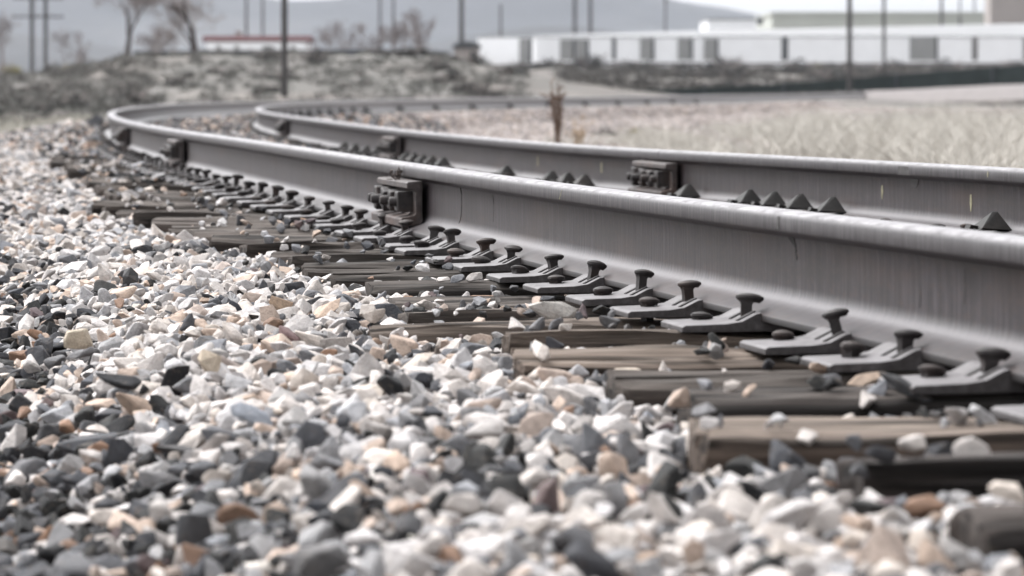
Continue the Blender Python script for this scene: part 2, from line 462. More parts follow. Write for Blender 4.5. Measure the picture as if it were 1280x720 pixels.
# ------------------------------------------------------------------------ ties
TW, TH, TL = .195, .17, 2.62
TIE_TOP = -.205 - TALL
def tie_mesh(seed):
    rs = np.random.default_rng(seed)
    per = []
    w, h, r = TW / 2, TH, .018
    def seg(a, b, n):
        for i in range(n): per.append((a[0] + (b[0] - a[0]) * i / n, a[1] + (b[1] - a[1]) * i / n))
    seg((-w, -h), (-w, -r), 5); seg((-w, -r), (-w + r, 0), 3); seg((-w + r, 0), (w - r, 0), 20); seg((w - r, 0), (w, -r), 3); seg((w, -r), (w, -h), 5); seg((w, -h), (-w, -h), 4)
    n = len(per); nx = 110
    V = []; off = Vector((seed * 7.3, seed * 3.1, 0))
    for i in range(nx):
        x = TL * i / (nx - 1)
        e = min(1, min(x, TL - x) / .05); shr = 1 - .10 * (1 - e) ** 2
        for (a, b) in per:
            g1 = mnoise.noise(Vector((x * 1.3, a * 28, b * 28)) + off); g2 = mnoise.noise(Vector((x * 5, a * 70, b * 70)) + off)
            g3 = mnoise.noise(Vector((x * 1.8, a * 6, b * 6)) + off * 2)
            cr = max(0, mnoise.noise(Vector((x * .9, a * 45, b * 45)) + off * 3) - .25)
            d = .010 * g1 + .006 * g2 + .015 * g3 - .085 * cr
            k = 1 + d / max(w, .05)
            xx = x + (.02 * mnoise.noise(Vector((a * 25, b * 25, i > nx / 2)) + off) if i in (0, nx - 1) else 0)
            V.append((xx, a * shr * k, b * (1 + d * 1.2) + d * (1 if b > -.03 else 0)))
    i = np.arange(nx - 1)[:, None]; j = np.arange(n)[None, :]; j2 = (j + 1) % n
    Q = np.stack([i*n+j, (i+1)*n+j, (i+1)*n+j2, i*n+j2], -1).reshape(-1, 4).tolist()
    me = bpy.data.meshes.new('railroad_tie')
    me.from_pydata(V, [], Q + [list(range(n)), list(range((nx-1)*n, nx*n))[::-1]])
    bm = bmesh.new(); bm.from_mesh(me); bmesh.ops.recalc_face_normals(bm, faces=bm.faces); bm.to_mesh(me); bm.free()
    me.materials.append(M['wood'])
    me.polygons.foreach_set('use_smooth', [True] * len(me.polygons)); me.set_sharp_from_angle(angle=R(40))
    return me
tie_meshes = [tie_mesh(k + 1) for k in range(7)]

# (distance of the tie at the near rail, picture column of its left end)
tie_rows = []
for Y, xl in ((2.3, None), (2.85, None), (3.4, None), (3.98, 1200), (4.48, 1058), (4.92, 866)):
    tie_rows.append((s_at_Y(Y), xl))
for xs, xl in ((1234, 850), (1125, 762), (1041, 648), (934, 635), (860, 463), (799, 505), (740, 488), (691, 462), (640, 415), (605, 383), (564, 365), (542, 340),
               (506, 305), (480, 265), (451, 240), (432, 215), (410, 195), (386, 170), (363, 148), (345, 132), (327, 118)):
    tie_rows.append((s_at_px(xs, -.09), xl))
s = tie_rows[-1][0] + .48
while s < 50:
    tie_rows.append((s, None)); s += .48 + random.uniform(-.06, .06)
tones = {5: (1.75, 1.58, 1.42), 6: (.75, .72, .7), 8: (1.85, 1.66, 1.47), 9: (1.25, 1.12, 1.0), 10: (1.5, 1.36, 1.22), 7: (.9, .86, .82), 3: (.8, .76, .74), 4: (.62, .6, .6)}
looks = {3: 'blurred dark tie end at the bottom right corner of the picture', 4: 'dark blurred tie above the corner tie at lower right',
         5: 'wide tan tie in front of the nearest spikes, its side showing', 6: 'low dark tie half buried just behind the wide tan tie',
         7: 'dark grey tie with broken left end, behind a half buried one', 8: 'tan brown tie with pale top and cream stones along its side',
         9: 'thin dark tie directly behind the tan brown one', 10: 'long grey tie sticking out farthest left into the pale stones',
         11: 'dark split tie with jagged end behind the longest grey tie', 12: 'dark tie with a rounded splintered end, next but one behind the longest tie'}
TIES = []
group_tie = 'wooden ties under the curved track'
for i, (s, xl) in enumerate(tie_rows):
    sink = random.uniform(0, .016) if i != 5 and i != 8 else 0
    zl = railz(s, 0) + TIE_TOP - sink; zr = railz(s, 1) + TIE_TOP - sink
    p = at(s, 0, zl); q = at(s, G, zr)
    ang = math.atan2(q[1] - p[1], q[0] - p[0]) * (.42 if s < 12 else 1) + random.gauss(0, .02)
    ov = .56 + random.uniform(-.06, .06)
    if xl is not None:
        ov = max(.30, (p[0] - (xl - 640) * p[1] / F))
        ov = min(ov, .86)
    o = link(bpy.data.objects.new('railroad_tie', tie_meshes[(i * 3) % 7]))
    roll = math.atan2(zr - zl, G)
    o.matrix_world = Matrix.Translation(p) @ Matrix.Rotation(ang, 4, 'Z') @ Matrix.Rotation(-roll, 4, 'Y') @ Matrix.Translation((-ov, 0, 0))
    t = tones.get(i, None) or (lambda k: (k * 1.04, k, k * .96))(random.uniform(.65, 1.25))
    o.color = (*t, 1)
    k = i - 12
    if i < 3: lab = 'wooden tie under the near rail, outside the right of the picture'
    elif i in looks: lab = looks[i]
    elif k <= 16: lab = 'weathered dark tie, %s behind the dark tie with the rounded splintered end' % ORD[k - 1]
    else: lab = 'blurred distant tie sunk in ballast far along the bend'
    tag(o, lab, 'railroad tie', group_tie)
    TIES.append((s, float(p[1]), ang, ov, i))

# ------------------------------------------------------- tie plates and spikes
def plate_mb():
    mb = MB()
    W = .088
    # across-track section: field end, flat, ramp to the shoulder, rail seat, mirrored
    prof = [(-.235, 0), (-.235, .010), (-.228, .0135), (-.150, .0155), (-.118, .020), (-.090, .034), (-.0795, .036), (-.0785, .0185), (.0785, .0185), (.0795, .036), (.090, .034),
            (.118, .020), (.150, .0155), (.20, .0135), (.205, .010), (.205, 0)]
    n = len(prof)
    def ring(y, k): return [(p[0], y, p[1] * k) for p in prof]
    vs = ring(-W, 1) + ring(-.034, 1.0) + ring(.034, 1.0) + ring(W, 1)
    # shoulders drop between the two prongs
    for r_ in (1, 2):
        pass
    fs = []
    for r_ in range(3):
        fs += [(r_*n+i, r_*n+i+1, (r_+1)*n+i+1, (r_+1)*n+i) for i in range(n-1)]
        fs.append((r_*n+n-1, r_*n, (r_+1)*n, (r_+1)*n+n-1))
    fs += [tuple(range(n))[::-1], tuple(range(3*n, 4*n))]
    mb.add(vs, fs)
    return mb
def slots_into(mb):                         # spike slots in the ramp
    for sy in (-.058, -.004):
        for sx in (-1, 1):
            rot = Matrix.Rotation(sx * .45, 3, 'Y')
            mb.box((sx * .104, sy, .0275), (.042, .009, .006), rot, 1)
    return mb
def spike_mb(h, lean=0):
    """square shank, oval hooked head; local x towards the rail"""
    mb = MB(); a = .0105
    mb.add([(-a, -a, -.03), (a, -a, -.03), (a, a, -.03), (-a, a, -.03), (-a, -a, h - .012), (a, -a, h - .012), (a, a, h - .012), (-a, a, h - .012),
            (-.013, -.012, h - .003), (.016, -.012, h - .003), (.016, .012, h - .003), (-.013, .012, h - .003)],
           [(0,1,5,4),(1,2,6,5),(2,3,7,6),(3,0,4,7),(4,5,9,8),(5,6,10,9),(6,7,11,10),(7,4,8,11),(0,3,2,1)])
    n = 14; vs = []
    rings = ((.72, -.006), (1.0, .0015), (.97, .006), (.68, .0095), (.28, .011))
    for k, dz in rings:
        for i in range(n):
            t = 2 * math.pi * i / n
            vs.append((.006 + .0275 * k * math.cos(t), .0185 * k * math.sin(t), h + dz - .10 * max(0, .0275 * k * math.cos(t))))
    fs = [(j*n+i, j*n+(i+1) % n, (j+1)*n+(i+1) % n, (j+1)*n+i) for j in range(len(rings)-1) for i in range(n)]
    fs += [tuple(range(n))[::-1], tuple(range((len(rings)-1)*n, len(rings)*n))]
    mb.add(vs, fs); return mb
plate_me = slots_into(plate_mb()).mesh('base_plate', [M['plate'], M['crack']], bevel=.0018)
spike_tall = spike_mb(.021).mesh('rail_spike', M['iron'], angle=35)
spike_mid = spike_mb(.016).mesh('rail_spike', M['iron'], angle=35)
spike_flat = spike_mb(.004).mesh('rail_spike', M['iron'], angle=35)
spike_low = spike_mb(.011).mesh('rail_spike', M['iron'], angle=35)
PLATE_Z = -.2045 - TALL
def make_plate(k, detail, far=0):
    root = empty('tie_plate')
    link(bpy.data.objects.new('base_plate', plate_me), root)
    r = random.Random(k)
    g = lambda a: r.gauss(0, a)
    def sp(me, x, y, z, turn, lx=0, ly=0):
        o = link(bpy.data.objects.new('rail_spike', me), root)
        o.matrix_local = Matrix.Translation((x, y, z)) @ Matrix.Rotation(turn, 4, 'Z') @ Matrix.Rotation(lx, 4, 'X') @ Matrix.Rotation(ly, 4, 'Y') @ Matrix.Diagonal((*(r.uniform(.82, 1.05) for _ in range(2)), r.uniform(.85, 1.12), 1))
    sp(spike_flat if far else (spike_tall if k % 3 else spike_mid), -.094, -.032 + g(.006), .036 + abs(g(.006)), g(.25), g(.13), g(.10))
    if detail: sp(spike_flat if far else (spike_low if k % 4 else spike_mid), -.165, .045 + g(.008), .010 + abs(g(.006)), g(.3) + .3, g(.08), g(.08))
    if detail: sp(spike_mid, .094, .03 + g(.006), .032, math.pi + g(.15), g(.06), g(.06))
    return root
plate_names = {}
last = [None, None]
for s, Y, ang, ov, i in TIES:
    for far in (0, 1):
        if Y > 66: continue
        det = 2 if (Y < 16 and not far) else (1 if Y < 30 else 0)
        if Y < 3: continue
        root = make_plate(i * 2 + far + 3, det, far)
        root.matrix_world = frame(s + .012, G if far else 0, railz(s, far) + PLATE_Z)
        which = 'far' if far else 'near'
        if Y > 24 or (far and Y > 17): lab = 'blurred dark tie plate under the %s rail, far along the bend' % which
        elif far: lab = 'dark tie plate under the far rail on tie number %d counted from the right corner' % (i - 2)
        elif i <= 6: lab = 'steel tie plate with spikes by the near rail, close to the right edge, %s shown' % ORD[max(0, i - 3)]
        else:
            k = i - 7
            lab = ('steel tie plate with tall spike, %s from the right edge along the near rail' % ORD[k + 1]) if k < 17 else 'blurred dark tie plate under the near rail, between the two left joint bars'
        tag(root, lab, 'tie plate', 'tie plates along the %s rail' % which)

# pointed rail braces standing on the foot of the far rail
def brace_mb():
    mb = MB()
    # folded steel plate: a peaked front leaning against the web, a cheek on each side and a foot
    vs = [(-.062, -.046, 0), (-.062, .046, 0), (-.05, -.05, .012), (-.05, .05, .012), (-.010, .006, .070), (.028, -.046, .004), (.028, .046, .004), (.004, .006, .071),
          (-.070, -.026, .016), (-.070, .026, .016), (-.052, -.022, .028), (-.052, .022, .028)]
    fs = [(0, 1, 3, 2), (2, 3, 4), (2, 4, 7, 5), (3, 6, 7, 4), (0, 2, 5), (1, 6, 3), (5, 7, 6), (0, 5, 6, 1)]
    mb.add(vs[:8], fs)
    mb.box((-.064, 0, .013), (.02, .05, .018), Matrix.Rotation(.3, 3, 'Y'))
    return mb
brace_me = brace_mb().mesh('rail_brace', M['brace'], bevel=.0012)
blocks = [(1235, 'single pointed dark brace on the far rail near the right edge'), (1034, 'rightmost of the four dark braces in a row on the far rail'),
          (995, 'second from right of the four dark braces in a row on the far rail'), (963, 'second from left of the four dark braces on the far rail'),
          (931, 'leftmost of the four dark braces in a row, with a pale pebble beside it'), (855, 'dark brace on the far rail touching the right end of the brown joint bar'),
          (727, 'right one of the three close braces on the far rail'), (706, 'middle one of the three close braces on the far rail'),
          (686, 'left one of the three close braces on the far rail'), (629, 'lone dark brace on the far rail left of the three close ones'),
          (551, 'first of the small blurred braces right of the far joint bar'), (537, 'second small blurred brace right of the far joint bar'),
          (526, 'third small blurred brace right of the far joint bar'), (515, 'fourth small blurred brace right of the far joint bar'),
          (505, 'small blurred brace touching the far rail joint bar'),
          (468, 'dark blurred brace just left of the small far joint bar'), (455, 'second blurred brace left of the small far joint bar'),
          (441, 'third blurred brace left of the small far joint bar'), (428, 'fourth blurred brace left of the small far joint bar')]
for px, lab in blocks:
    s = s_at_px(px, G - .075, 1, 30)
    o = link(bpy.data.objects.new('rail_brace', brace_me))
    o.matrix_world = frame(s, G - .052, railz(s, 1) - .178) @ Matrix.Rotation(random.gauss(0, .08), 4, 'Z')
    o.scale = (1.15, 1.1, .76)
    tag(o, lab, 'rail brace', 'pointed braces along the far rail')
s_ = 44.0; kk = 0
while s_ < 100:
    for far in (1,):
        o = link(bpy.data.objects.new('rail_brace', brace_me))
        o.matrix_world = frame(s_, G + .052, railz(s_, 1) - .172 - TALL) @ Matrix.Rotation(math.pi, 4, 'Z'); o.scale = (1.3, 2.2, 1.5)
        tag(o, 'tiny dark brace under the distant rail beyond the bend', 'rail brace', 'dark braces dotted along the distant rail')
    s_ += 1.5 if s_ < 60 else 3.9
    kk += 1

# ---------------------------------------------------------- ballast bed (strip)
tb = np.array([-2.6, -2.2, -1.95, -1.15, -.86, -.62, 0, G, 2.05, 2.4, 2.75, 3.6, 4.2])
zb = np.array([-.78, -.64, -.54, -.270, -.269, -.270, -.266, -.258, -.255, -.25, -.26, -.55, -.75]) - TALL * np.array([0, 0, .5, 1, 1, 1, 1, 1, 1, 1, 1, 0, 0])
def bed_z(t): return np.interp(t, tb, zb)
ss = np.concatenate([np.arange(-9, 30, .25), np.arange(30, 329, .8)])
tt = np.linspace(-2.6, 4.2, 46)
hh = np.interp(ss, S, HEAD)
Xb = np.interp(ss, S, PX)[:, None] + np.cos(hh)[:, None] * tt; Yb = np.interp(ss, S, PY)[:, None] - np.sin(hh)[:, None] * tt
Zb = bed_z(tt)[None, :] - .03 + rng.normal(0, .008, Xb.shape)
V = np.stack([Xb, Yb, Zb], -1).reshape(-1, 3); n = len(tt)
i = np.arange(len(ss) - 1)[:, None]; j = np.arange(n - 1)[None, :]
Q = np.stack([i*n+j, i*n+j+1, (i+1)*n+j+1, (i+1)*n+j], -1).reshape(-1, 4)
o = link(bpy.data.objects.new('ballast_bed', np_mesh('ballast_bed', V, Q, M['bed'], smooth=True))); tag(o, kind='structure')

# ------------------------------------------------------------------ stones
def stone_proto(seed, npts, bevel, rough=0.0):
    r = np.random.default_rng(seed)
    p = r.normal(size=(npts, 3)); p /= np.linalg.norm(p, axis=1)[:, None]
    p *= r.uniform(.72, 1.08, (npts, 1))
    p *= np.array([1.08, r.uniform(.55, .92), r.uniform(.40, .70)])
    bm = bmesh.new()
    for q in p: bm.verts.new(q)
    res = bmesh.ops.convex_hull(bm, input=bm.verts)
    bmesh.ops.delete(bm, geom=[v for v in bm.verts if not v.link_faces], context='VERTS')
    bmesh.ops.dissolve_limit(bm, angle_limit=R(14), verts=bm.verts, edges=bm.edges)
    if bevel:
        bmesh.ops.bevel(bm, geom=list(bm.edges), offset=bevel, segments=1, profile=.5, affect='EDGES', clamp_overlap=True)
    bmesh.ops.triangulate(bm, faces=bm.faces)
    if rough:
        bmesh.ops.triangulate(bm, faces=bm.faces)
        for v in bm.verts: v.co *= 1 + rough * mnoise.noise(v.co * 2.3 + Vector((seed, 0, 0))) + .5 * rough * mnoise.noise(v.co * 6 + Vector((0, seed, 0)))
    bmesh.ops.recalc_face_normals(bm, faces=bm.faces)
    bm.verts.ensure_lookup_table(); bm.verts.index_update()
    V = np.array([v.co[:] for v in bm.verts]); T = np.array([[v.index for v in f.verts] for f in bm.faces])
    bm.free(); return V, T
HI = [stone_proto(100 + k, 14, .075, .07) for k in range(26)]
MID = [stone_proto(200 + k, 12, .05, .05) for k in range(26)]
LO = [stone_proto(300 + k, 11, 0) for k in range(20)]

def rotm(a, b, c):
    ca, sa, cb, sb, cc, sc = np.cos(a), np.sin(a), np.cos(b), np.sin(b), np.cos(c), np.sin(c)
    Z = np.zeros_like(a); O = np.ones_like(a)
    Rz = np.stack([np.stack([ca, -sa, Z], -1), np.stack([sa, ca, Z], -1), np.stack([Z, Z, O], -1)], -2)
    Ry = np.stack([np.stack([cb, Z, sb], -1), np.stack([Z, O, Z], -1), np.stack([-sb, Z, cb], -1)], -2)
    Rx = np.stack([np.stack([O, Z, Z], -1), np.stack([Z, cc, -sc], -1), np.stack([Z, sc, cc], -1)], -2)
    return Rz @ Ry @ Rx
def instance(protos, P, size, tilt, spin, C):
    Vs, Ts, Cs = [], [], []; base = 0
    which = rng.integers(0, len(protos), len(P))
    rx = rng.normal(0, 1, len(P)) * tilt; ry = rng.normal(0, 1, len(P)) * tilt
    Rm = rotm(spin, ry, rx)
    for k, (pv, pt) in enumerate(protos):
        idx = np.where(which == k)[0]
        if not len(idx): continue
        v = np.einsum('nij,vj->nvi', Rm[idx], pv) * size[idx][:, None, None] + P[idx][:, None, :]
        t = pt[None] + (np.arange(len(idx)) * len(pv))[:, None, None] + base
        Vs.append(v.reshape(-1, 3)); Ts.append(t.reshape(-1, 3)); Cs.append(np.repeat(C[idx], len(pv), 0)); base += len(idx) * len(pv)
    return np.concatenate(Vs), np.concatenate(Ts), np.concatenate(Cs)

PAL = np.array([(.455, .424, .41), (.275, .27, .275), (.125, .124, .131), (.046, .0465, .052), (.015, .0155, .0185), (.39, .31, .262), (.20, .125, .088), (.10, .075, .078)])
BASEW = np.array([.26, .13, .13, .17, .185, .09, .025, .025])
PALEW = np.array([.56, .16, .075, .04, .04, .115, .008, .003])
DARKW = np.array([.12, .07, .13, .27, .30, .085, .04, .025])
MIDW = np.array([.08, .10, .22, .24, .13, .14, .04, .05])
def track_t(X, Y):
    s = np.interp(Y, PY, S)
    h = np.interp(s, S, HEAD)
    # one correction step for the slanted line
    t = (X - np.interp(s, S, PX)) * np.cos(h)
    s = s - t * np.tan(h) * np.cos(h) * 0 + np.sin(h) * (X - np.interp(s, S, PX))
    h = np.interp(s, S, HEAD)
    t = (X - np.interp(s, S, PX)) * np.cos(h) - (Y - np.interp(s, S, PY)) * np.sin(h)
    return s, t
def smooth(a, b, x):
    k = np.clip((x - a) / (b - a), 0, 1); return k * k * (3 - 2 * k)
def stone_colors(X, Y, t):
    n = len(X)
    nz = np.array([mnoise.noise(Vector((x * 1.7, y * .75, 3.3))) for x, y in zip(X, Y)]) if n < 90000 else np.sin(X * 3.1 + np.sin(Y * .7) * 2) * np.cos(Y * 1.3 + X) * .4
    pale = smooth(-1.42, -1.12, t + .25 * nz) * (1 - smooth(-.6, -.35, t)) * smooth(-.35, .1, nz + .16)
    dark = 1 - smooth(-1.55, -1.02, t + .35 * nz)
    inner = smooth(-.45, -.2, t)
    far = smooth(22, 38, Y)
    W = BASEW[None] * 1.0
    W = W * (1 - pale[:, None]) + PALEW * pale[:, None]
    dark = dark * (1 - .65 * far)
    W = W * (1 - dark[:, None]) + DARKW * dark[:, None]
    W = W * (1 - inner[:, None]) + MIDW * inner[:, None]
    W = W * (1 - .35 * far[:, None]) + MIDW * .35 * far[:, None]
    cw = np.cumsum(W, 1); cw /= cw[:, -1:]
    k = (rng.random(n)[:, None] > cw).sum(1)
    warm = rng.normal(0, .025, (n, 1)) * np.array([[1, .1, -1.1]])
    c = PAL[k] * (rng.normal(1, .13, (n, 1)) + warm)
    return np.clip(c, .018, .62)

# 1) settle the near stones one by one on a height map
gx0, gx1, gy0, gy1, cs = -3.2, 3.6, 2.5, 15.0, .011
nx, ny = int((gx1 - gx0) / cs), int((gy1 - gy0) / cs)
gX = gx0 + (np.arange(nx) + .5) * cs; gY = gy0 + (np.arange(ny) + .5) * cs
XX, YY = np.meshgrid(gX, gY)
_, TT = track_t(XX.ravel(), YY.ravel()); TT = TT.reshape(XX.shape)
BED = bed_z(TT) + .012 * np.sin(XX * 5.1 + YY * 2.3) * np.sin(YY * 4.4 - XX * 1.7)
Hm = BED - .035
KEEP = np.zeros_like(Hm, dtype=np.uint8)         # 1 = wood, 2 = steel
for s, Y, ang, ov, i in TIES:
    if Y > 15.5: continue
    p = at(s, 0, 0)
    lx = (XX - p[0]) * math.cos(ang) + (YY - p[1]) * math.sin(ang); ly = -(XX - p[0]) * math.sin(ang) + (YY - p[1]) * math.cos(ang)
    m = (lx > -ov - .01) & (lx < TL - ov) & (np.abs(ly) < TW / 2 + .004)
    KEEP[m] = 1; Hm[m] = np.maximum(Hm[m], TIE_TOP + railz(s, 0))
    for t0 in (0, G):
        m = (np.abs(TT - t0) < .235) & (np.abs(ly) < .10); KEEP[m] = 2; Hm[m] = TIE_TOP + .02
for t0 in (0, G):
    m = np.abs(TT - t0) < .082; KEEP[m] = 2
area = 0
NT = 205000
yy = gy0 + .05 + (gy1 - gy0 - .1) * rng.random(NT) ** .85
xw = .146 * yy + .45
xx = rng.uniform(-1, 1, NT) * xw
_, tq = track_t(xx, yy)
rad = np.exp(rng.normal(math.log(.0157), .45, NT)).clip(.006, .038)
rad *= np.where(rng.random(NT) < .035, 1.35, 1)
order = rng.random(NT)
rad_pass = np.where(np.arange(NT) < NT * .62, rad, np.minimum(rad, .022))
P, SZ = [], []
rnd = rng.random((NT, 3))
for q in range(NT):
    x, y, r = xx[q], yy[q], rad_pass[q]
    ci, cj = int((y - gy0) / cs), int((x - gx0) / cs)
    k = int(r / cs) + 1
    if ci - k < 0 or cj - k < 0 or ci + k >= ny or cj + k >= nx: continue
    kp = KEEP[ci, cj]
    if kp == 2: continue
    if kp == 1:
        if rnd[q, 0] > .012 + .02 * (abs(tq[q]) < .34) + .006 * (y > 9.5): continue
        r = min(r, .022)
    elif tq[q] > -.28 and tq[q] < 1.8: r = min(r, .022)
    win = Hm[ci-k:ci+k+1, cj-k:cj+k+1]
    g = np.arange(-k, k + 1) * cs
    rho2 = (g[:, None] ** 2 + g[None, :] ** 2) / (r * r)
    inside = rho2 < 1
    c = .60 * r
    dome = np.sqrt(np.where(inside, 1 - rho2, 0)) * c
    v = (win + dome)[inside]
    zc = .55 * v.max() + .45 * v.mean() - .15 * r
    lim = BED[ci, cj] + (.004 if kp == 0 else .08) + .020 * rnd[q, 1] ** 2 + .30 * r
    if zc > lim: continue
    P.append((x, y, zc)); SZ.append(r)
    win[inside] = np.maximum(win[inside], (zc + dome * .85)[inside])
P = np.array(P); SZ = np.array(SZ) * 1.22
print('settled stones', len(P))
_, tp = track_t(P[:, 0], P[:, 1])
C = stone_colors(P[:, 0], P[:, 1], tp)
nearm = P[:, 1] < 9.5
parts = []
sp = rng.uniform(0, 6.28, len(P)); ti = np.full(len(P), .52)
for pr, m in ((HI, nearm), (MID, ~nearm)):
    parts.append(instance(pr, P[m], SZ[m], ti[m], sp[m], C[m]))
# 2) farther stones on a jittered scatter, thinning with distance
def scatter(y0, y1, dens, rmean, xlim):
    A = (y1 - y0) * (xlim[1] - xlim[0]); n = int(A * dens)
    Y = rng.uniform(y0, y1, n); X = rng.uniform(*xlim, n)
    s, t = track_t(X, Y)
    ok = (t > -2.15) & (t < 3.9) & (np.abs(X) < .150 * Y + .9)
    X, Y, t = X[ok], Y[ok], t[ok]
    drop = (np.abs(t) < .085) | (np.abs(t - G) < .085)
    X, Y, t = X[~drop], Y[~drop], t[~drop]
    r = np.exp(rng.normal(math.log(rmean), .33, len(X)))
    z = bed_z(t) + rng.normal(-.008, .010, len(X)) + .25 * r
    z = z + np.interp(Y, [16, 24, 40], [0, .006, .03]) * (t > -1.3)
    return np.stack([X, Y, z], 1), r, t
for (y0, y1, d, rm, xl) in ((15, 26, 1300, .019, (-4.2, 3.4)), (26, 46, 620, .024, (-7, 1.6)), (46, 60, 240, .034, (-8.5, 1.5))):
    p, r, t = scatter(y0, y1, d, rm, xl)
    ont = np.zeros(len(p), bool)
    for s, Y, ang, ov, i in TIES:
        if Y < y0 - 1 or Y > y1 + 1: continue
        a = at(s, 0, 0); lx = (p[:, 0] - a[0]) * math.cos(ang) + (p[:, 1] - a[1]) * math.sin(ang); ly = -(p[:, 0] - a[0]) * math.sin(ang) + (p[:, 1] - a[1]) * math.cos(ang)
        on_ = (lx > -ov) & (lx < TL - ov) & (np.abs(ly) < TW / 2); cut = on_ & (rng.random(len(p)) < (.93 if Y < 24 else .75)); ont |= cut
        p[on_ & ~cut, 2] = TIE_TOP + .3 * r[on_ & ~cut]
    p, r, t = p[~ont], r[~ont], t[~ont]
    parts.append(instance(LO, p, r * 1.2, np.full(len(p), .45), rng.uniform(0, 6.28, len(p)), stone_colors(p[:, 0], p[:, 1], t)))
Vs, Ts, Cs = [], [], []; b = 0
for v, t, c in parts:
    Vs.append(v); Ts.append(t + b); Cs.append(c); b += len(v)
V, T, Cc = np.concatenate(Vs), np.concatenate(Ts), np.concatenate(Cs)
print('stone tris', len(T))
o = link(bpy.data.objects.new('gravel', np_mesh('gravel', V, T, M['stone'], Cc))); tag(o, 'loose crushed stone ballast heaped along the track', 'gravel', kind='stuff')

# gravel on the inside of the distant bend: a pinkish bank of small stones
def far_gravel():
    n = 26000
    s = rng.uniform(36, 120, n); t = 2.0 + rng.gamma(1.6, 2.0, n); 
    h = np.interp(s, S, HEAD); X = np.interp(s, S, PX) + np.cos(h) * t; Y = np.interp(s, S, PY) - np.sin(h) * t
    ok = (np.abs(X) < .16 * Y + 2) & (Y > 40)
    X, Y, t = X[ok], Y[ok], t[ok]
    z = np.maximum(bed_z(t), -.5 - .0 * t) + .02
    pal = np.array([(.34, .30, .29), (.26, .225, .22), (.42, .385, .37), (.16, .14, .14), (.35, .295, .26)])
    c = pal[rng.integers(0, 5, len(X))] * rng.normal(1, .1, (len(X), 1))
    return instance(LO, np.stack([X, Y, z], 1), rng.uniform(.03, .075, len(X)), np.full(len(X), .4), rng.uniform(0, 6.28, len(X)), np.clip(c, .05, .8))
v, t, c = far_gravel()
o = link(bpy.data.objects.new('gravel', np_mesh('gravel', v, t, M['stone'], c))); tag(o, 'blurred pinkish gravel on the inside of the distant bend', 'gravel', kind='stuff')

# single stones that stand out
def lone_stone(x, y, z, r, col, label, seed, tilt=(.2, .1, 0), stretch=(1, 1, 1)):
    pv, pt = stone_proto(seed, 16, .07, .06)
    p = on_plane(x, y, z); v = pv * r * np.array(stretch)
    me = np_mesh('stone', v, pt, M['stone'], np.repeat(np.array([col]) * .55, len(v), 0))
    o = link(bpy.data.objects.new('stone', me)); o.location = p; o.rotation_euler = tilt
    tag(o, label, 'stone', 'single stones that stand out')
lone_stone(795, 470, -0.258, .033, (.70, .60, .50), 'cream oblong stone leaning on the side of the tan brown tie', 901, (.1, .2, 0), (1.25, .9, .8))
lone_stone(690, 387, -0.211, .040, (.74, .70, .66), 'white wedge shaped stone lying on top of the longest grey tie', 902, (0, .1, .3), (1.3, 1, .8))
lone_stone(160, 347, -0.248, .030, (.10, .10, .105), 'dark blocky stone standing up among pale stones at left', 903, (.5, .8, 0), (1, 1, 1.3))
lone_stone(352, 378, -0.245, .034, (.62, .46, .34), 'peach coloured block of stone in the pale middle ballast', 904, (.6, .3, .5), (1, .9, 1.4))
lone_stone(262, 452, -0.245, .030, (.68, .57, .45), 'light tan roundish stone in the middle of the left ballast', 905, (.4, .2, .9), (1, 1, 1.3))
lone_stone(150, 474, -0.268, .038, (.05, .05, .056), 'large black angular stone low in the left ballast', 906, (.2, .3, .4), (1.3, 1, .8))
lone_stone(98, 424, -0.268, .032, (.70, .60, .48), 'tall cream stone with a flat face at the far left', 907, (.8, .1, .2), (1.2, 1, 1.4))
lone_stone(1135, 486, -0.219, .035, (.075, .075, .08), 'dark flat stone slab leaning before the plate at the right', 908, (.3, .5, .1), (1.5, 1, .7))
lone_stone(1085, 472, -0.223, .030, (.62, .48, .38), 'cream and peach stone lying beside the plate at the right', 909, (.3, -.3, .1), (1.4, 1, .7))
lone_stone(355, 415, -0.248, .030, (.30, .20, .20), 'reddish purple stone in the pale ballast below the broken tie ends', 910, (.3, .5, .1), (1.3, 1, .8))

# ---------------------------------------------------------------- the ground
def crest_h(X): return np.interp(X, [-60, -24, -20.5, -17.5, -15.5, -12, -6, -2, 0, 6, 40], [.35, .5, .7, 1.15, 1.5, 1.6, 1.55, 1.25, .95, .6, .5])
def ground_z(X, Y):
    z = np.full_like(X, -.55)
    w = smooth(84, 150, Y)
    left = np.interp(X, [-200, 0, 8, 20], [1, 1, .25, 0])
    z = z + w * left * (crest_h(X * 150 / np.maximum(Y, 80)) + .55)
    # right of the bend the land stays low behind the line, then climbs to the yard
    z = z + (1 - left) * smooth(190, 330, Y) * 2.3 + left * smooth(160, 380, Y) * np.clip(2.2 - z - .55, -.2, 3)
    z = z + smooth(6, 30, X - .11 * Y) * smooth(110, 170, Y) * (1 - smooth(185, 230, Y)) * 1.1
    z = z + smooth(-.2, -.5, -Y / 500) * 0
    z = z + smooth(380, 3000, Y) * 6
    return z
ys = np.concatenate([np.arange(-90, 0, 6), np.arange(0, 60, .6)]); a = 60.
L_ = []
while a < 4400: L_.append(a); a *= 1.013 if a < 420 else 1.06
ys = np.concatenate([ys, L_, [4400.]])
L_ = []; a = 12.
while a < 3800: L_.append(a); a *= 1.03 if a < 120 else 1.08
L_.append(3800.)
xs = np.concatenate([-np.array(L_)[::-1], np.arange(-11.6, 12, .4), np.array(L_)])
gx, gy = np.meshgrid(xs, ys)
gz = ground_z(gx, gy)
nn = np.array([[mnoise.fractal(Vector((x * .12, y * .06, 1.7)), 1, 2, 4) for x in xs] for y in ys])
gz = gz + nn * np.interp(gy, [0, 70, 90, 400, 1500], [.04, .06, .22, .35, .8])
